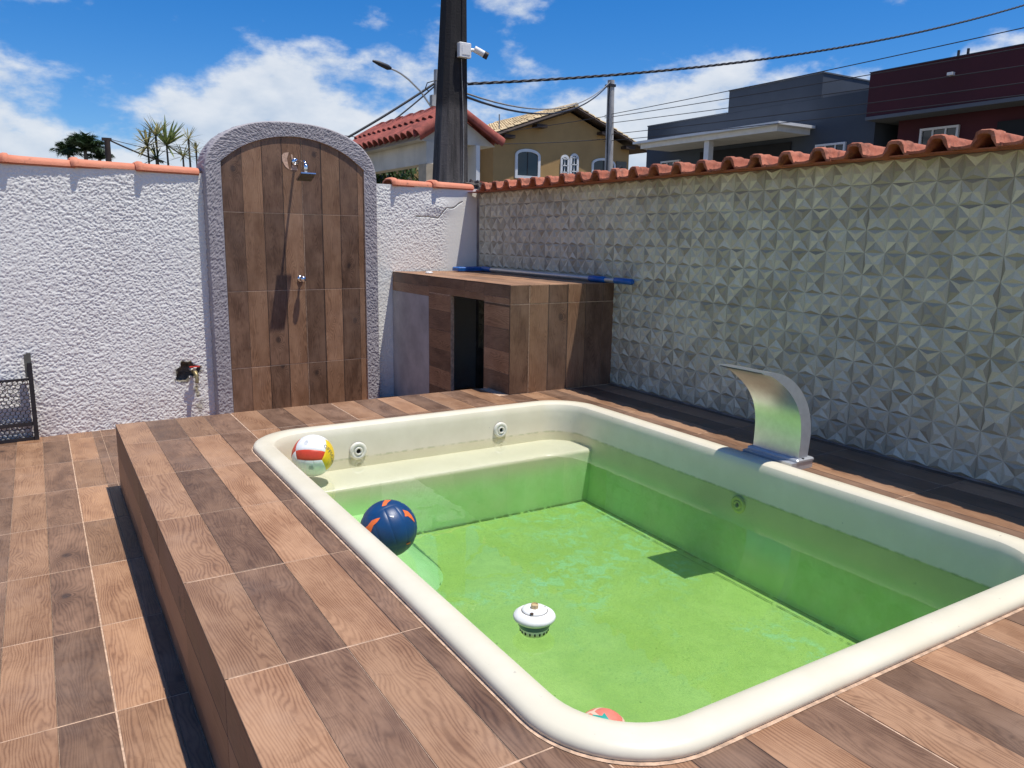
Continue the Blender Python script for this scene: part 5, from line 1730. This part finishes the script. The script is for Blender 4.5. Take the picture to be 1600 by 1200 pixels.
def tone_build(b, name, mat, par, r):
    me = b.mesh(name)
    a_ = me.attributes.new('tone', 'FLOAT', 'FACE'); a_.data.foreach_set('value', [r.random() for _ in me.polygons])
    return link(name, me, mat, par)
def blade(b, base, d, L, w, droop, n=5):
    base = Vector(base); d = Vector(d).normalized(); s = d.cross(Vector((0, 0, 1)))
    s = s.normalized() if s.length > 1e-3 else Vector((1, 0, 0))
    vs = []
    for i in range(n+1):
        t_ = i/n
        q = base+d*L*t_; q.z -= droop*L*t_*t_
        ww = w*(0.5+1.2*t_)*(1-t_)**0.7 if t_ < 1 else 0
        vs += [q-s*ww, q+s*ww]
    b.add(vs, [(2*i, 2*i+1, 2*i+3, 2*i+2) for i in range(n)])
def rosette(root, c, L, n, mat, seed, droop=0.10, w=0.03):
    r = random.Random(seed); b = MB()
    for i in range(n):
        a_ = r.uniform(0, 2*PI); e = math.asin(r.uniform(-0.35, 0.98))
        blade(b, c, (math.cos(a_)*math.cos(e), math.sin(a_)*math.cos(e), math.sin(e)), L*r.uniform(0.75, 1.05), w, droop*r.uniform(0.3, 1.5), 4)
    return tone_build(b, 'crown', mat, root, r)
def yucca(x, z, L, mat, seed, label, n=46, y=14.0, stem=True, w=0.022):
    e = thing('yucca_plant', label, 'plant', (x, y, -0.62), group='spiky plants behind the white wall')
    H = z+0.62
    b = MB(); b.tube([(0.05, 0, 0), (0.02, 0, H*0.6), (0, 0, H)], [0.035, 0.022, 0.015], 7); b.build('trunk', 'bark', e)
    rosette(e, (0, 0, H), L, n, mat, seed, w=w)
    return e
yucca(1.80, 2.47, 0.62, 'yucca', 1, 'largest dark green spiky plant above the white wall', 60, w=0.026)
yucca(1.64, 2.62, 0.42, 'yucca_y', 2, 'tall yellowish spiky plant left of the largest green one', 46)
yucca(1.50, 2.44, 0.42, 'yucca_y', 3, 'lower yellowish spiky plant leftmost in its group', 40)
yucca(2.155, 2.60, 0.30, 'yucca_y', 4, 'small thin stemmed spiky plant near the shower arch', 30, w=0.014)
yucca(2.27, 2.42, 0.22, 'yucca_y', 5, 'lowest spiky plant closest to the shower arch', 26, w=0.014)
yucca(2.05, 2.30, 0.32, 'yucca_y', 6, 'yellow spiky tuft just above the ridge tiles', 30, w=0.014)
yucca(1.62, 2.24, 0.30, 'leaf', 7, 'low green tuft under the largest spiky plant', 40, w=0.02)
# palm tree far left
def palm(x, y, z, R, seed, label, n=16):
    e = thing('palm_tree', label, 'palm tree', (x, y, -0.62)); r = random.Random(seed)
    H = z+0.62
    b = MB(); b.tube([(0.1, 0, 0), (0.02, 0, H*0.5), (0, 0, H)], [0.10, 0.07, 0.05], 8); b.build('trunk', 'bark', e)
    b = MB()
    for i in range(n):
        a_ = 2*PI*i/n+r.uniform(-0.2, 0.2); e0 = r.uniform(0.25, 1.35)
        pts = []
        for k in range(13):
            t_ = k/12
            hor = R*t_*math.cos(e0)*(1-0.12*t_); zz = R*(t_*math.sin(e0)-0.45*t_*t_)
            pts.append(Vector((math.cos(a_)*hor, math.sin(a_)*hor, H+zz)))
        for k in range(1, 13):
            d = (pts[k]-pts[k-1]).normalized(); s = d.cross(Vector((0, 0, 1))).normalized()
            for m3 in range(3):
                base = pts[k-1].lerp(pts[k], m3/3)
                for sg in (-1, 1):
                    L = R*0.42*(1-abs(k/12-0.45)*1.0)*r.uniform(0.6, 1.2)
                    tip = base+(s*sg*r.uniform(0.4, 0.9)+d*0.6).normalized()*L+Vector((0, 0, r.uniform(-0.8, 0.1)*L))
                    wv2 = d*0.020*R
                    b.add([base-wv2, base+wv2, tip], [(0, 1, 2)])
    tone_build(b, 'crown', 'palm', e, r)
    return e
palm(1.36, 28.0, 3.52, 0.95, 3, 'dark green palm crown above the far left wall', 26)
palm(0.92, 28.6, 3.40, 0.75, 4, 'smaller palm crown left of the taller palm', 22)
palm(1.78, 28.4, 3.32, 0.62, 9, 'smaller palm crown right of the taller palm', 20)
# dark stub post and cable beside the palm
e = thing('fence_post', 'dark post with a cable beside the palm above the white wall', 'post', (1.69, 24, -0.62))
b = MB(); b.tube([(0, 0, 0), (0, 0, 4.12)], 0.075, 8); b.build('shaft', 'dark_wood', e)
b = MB(); b.box((-0.13, -0.06, 4.08), (0.11, 0.06, 4.16)); b.build('cap', 'dark_wood', e)
cable('overhead_cable', 'black cable descending right from the dark post by the palm', [(1.72, 24, 3.50, 0.03), (3.1, 24, 2.98)], 0.025, 'cables by the palm')
cable('overhead_wire', 'thin wire descending right from the dark post by the palm', [(1.72, 24, 3.52, 0.10), (5.2, 24, 3.15)], 0.010, 'cables by the palm')
# leafy shrubs behind the portico
def shrub(x, y, z0, z1, rx_, seed, label, n=900, mat='leaf'):
    e = thing('leafy_tree', label, 'tree', (x, y, -0.62), group='trees behind the gate roof'); r = random.Random(seed)
    b = MB(); b.tube([(0, 0, 0), (0.05, 0, z0+0.62), (0.0, 0.05, (z0+z1)/2+0.62)], [0.09, 0.06, 0.03], 7)
    for k in range(5):
        a_ = r.uniform(0, 6.28); b.tube([(0.04, 0, z0+0.5), (math.cos(a_)*rx_*0.6, math.sin(a_)*rx_*0.6, z0+0.62+(z1-z0)*r.uniform(0.4, 0.8))], [0.035, 0.012], 5)
    b.build('trunk', 'bark', e)
    b = MB(); cl = [(Vector((r.gauss(0, rx_*0.5), r.gauss(0, rx_*0.5), r.uniform(z0, z1)+0.62)), r.uniform(0.18, 0.4)*rx_) for _ in range(16)]
    for i in range(n):
        c0, rr = r.choice(cl)
        p_ = c0+Vector((r.gauss(0, 1), r.gauss(0, 1), r.gauss(0, 0.8)))*rr*0.8
        p_.z = min(p_.z, z1+0.62)
        d = Vector((r.gauss(0, 1), r.gauss(0, 1), r.gauss(0, 0.7))).normalized()
        blade(b, p_, d, r.uniform(0.16, 0.34), 0.028, 0.5, 2)
    tone_build(b, 'crown', mat, e, r)
shrub(4.55, 13.2, 1.2, 2.25, 0.9, 21, 'leafy green tree seen under the left end of the white beam', 1400)
shrub(5.3, 12.9, 1.2, 2.30, 0.9, 22, 'leafy green tree seen under the beam next to the column', 1400)
shrub(4.8, 12.7, 1.1, 2.3, 0.7, 23, 'lower leafy bush between the two trees under the beam', 1000)
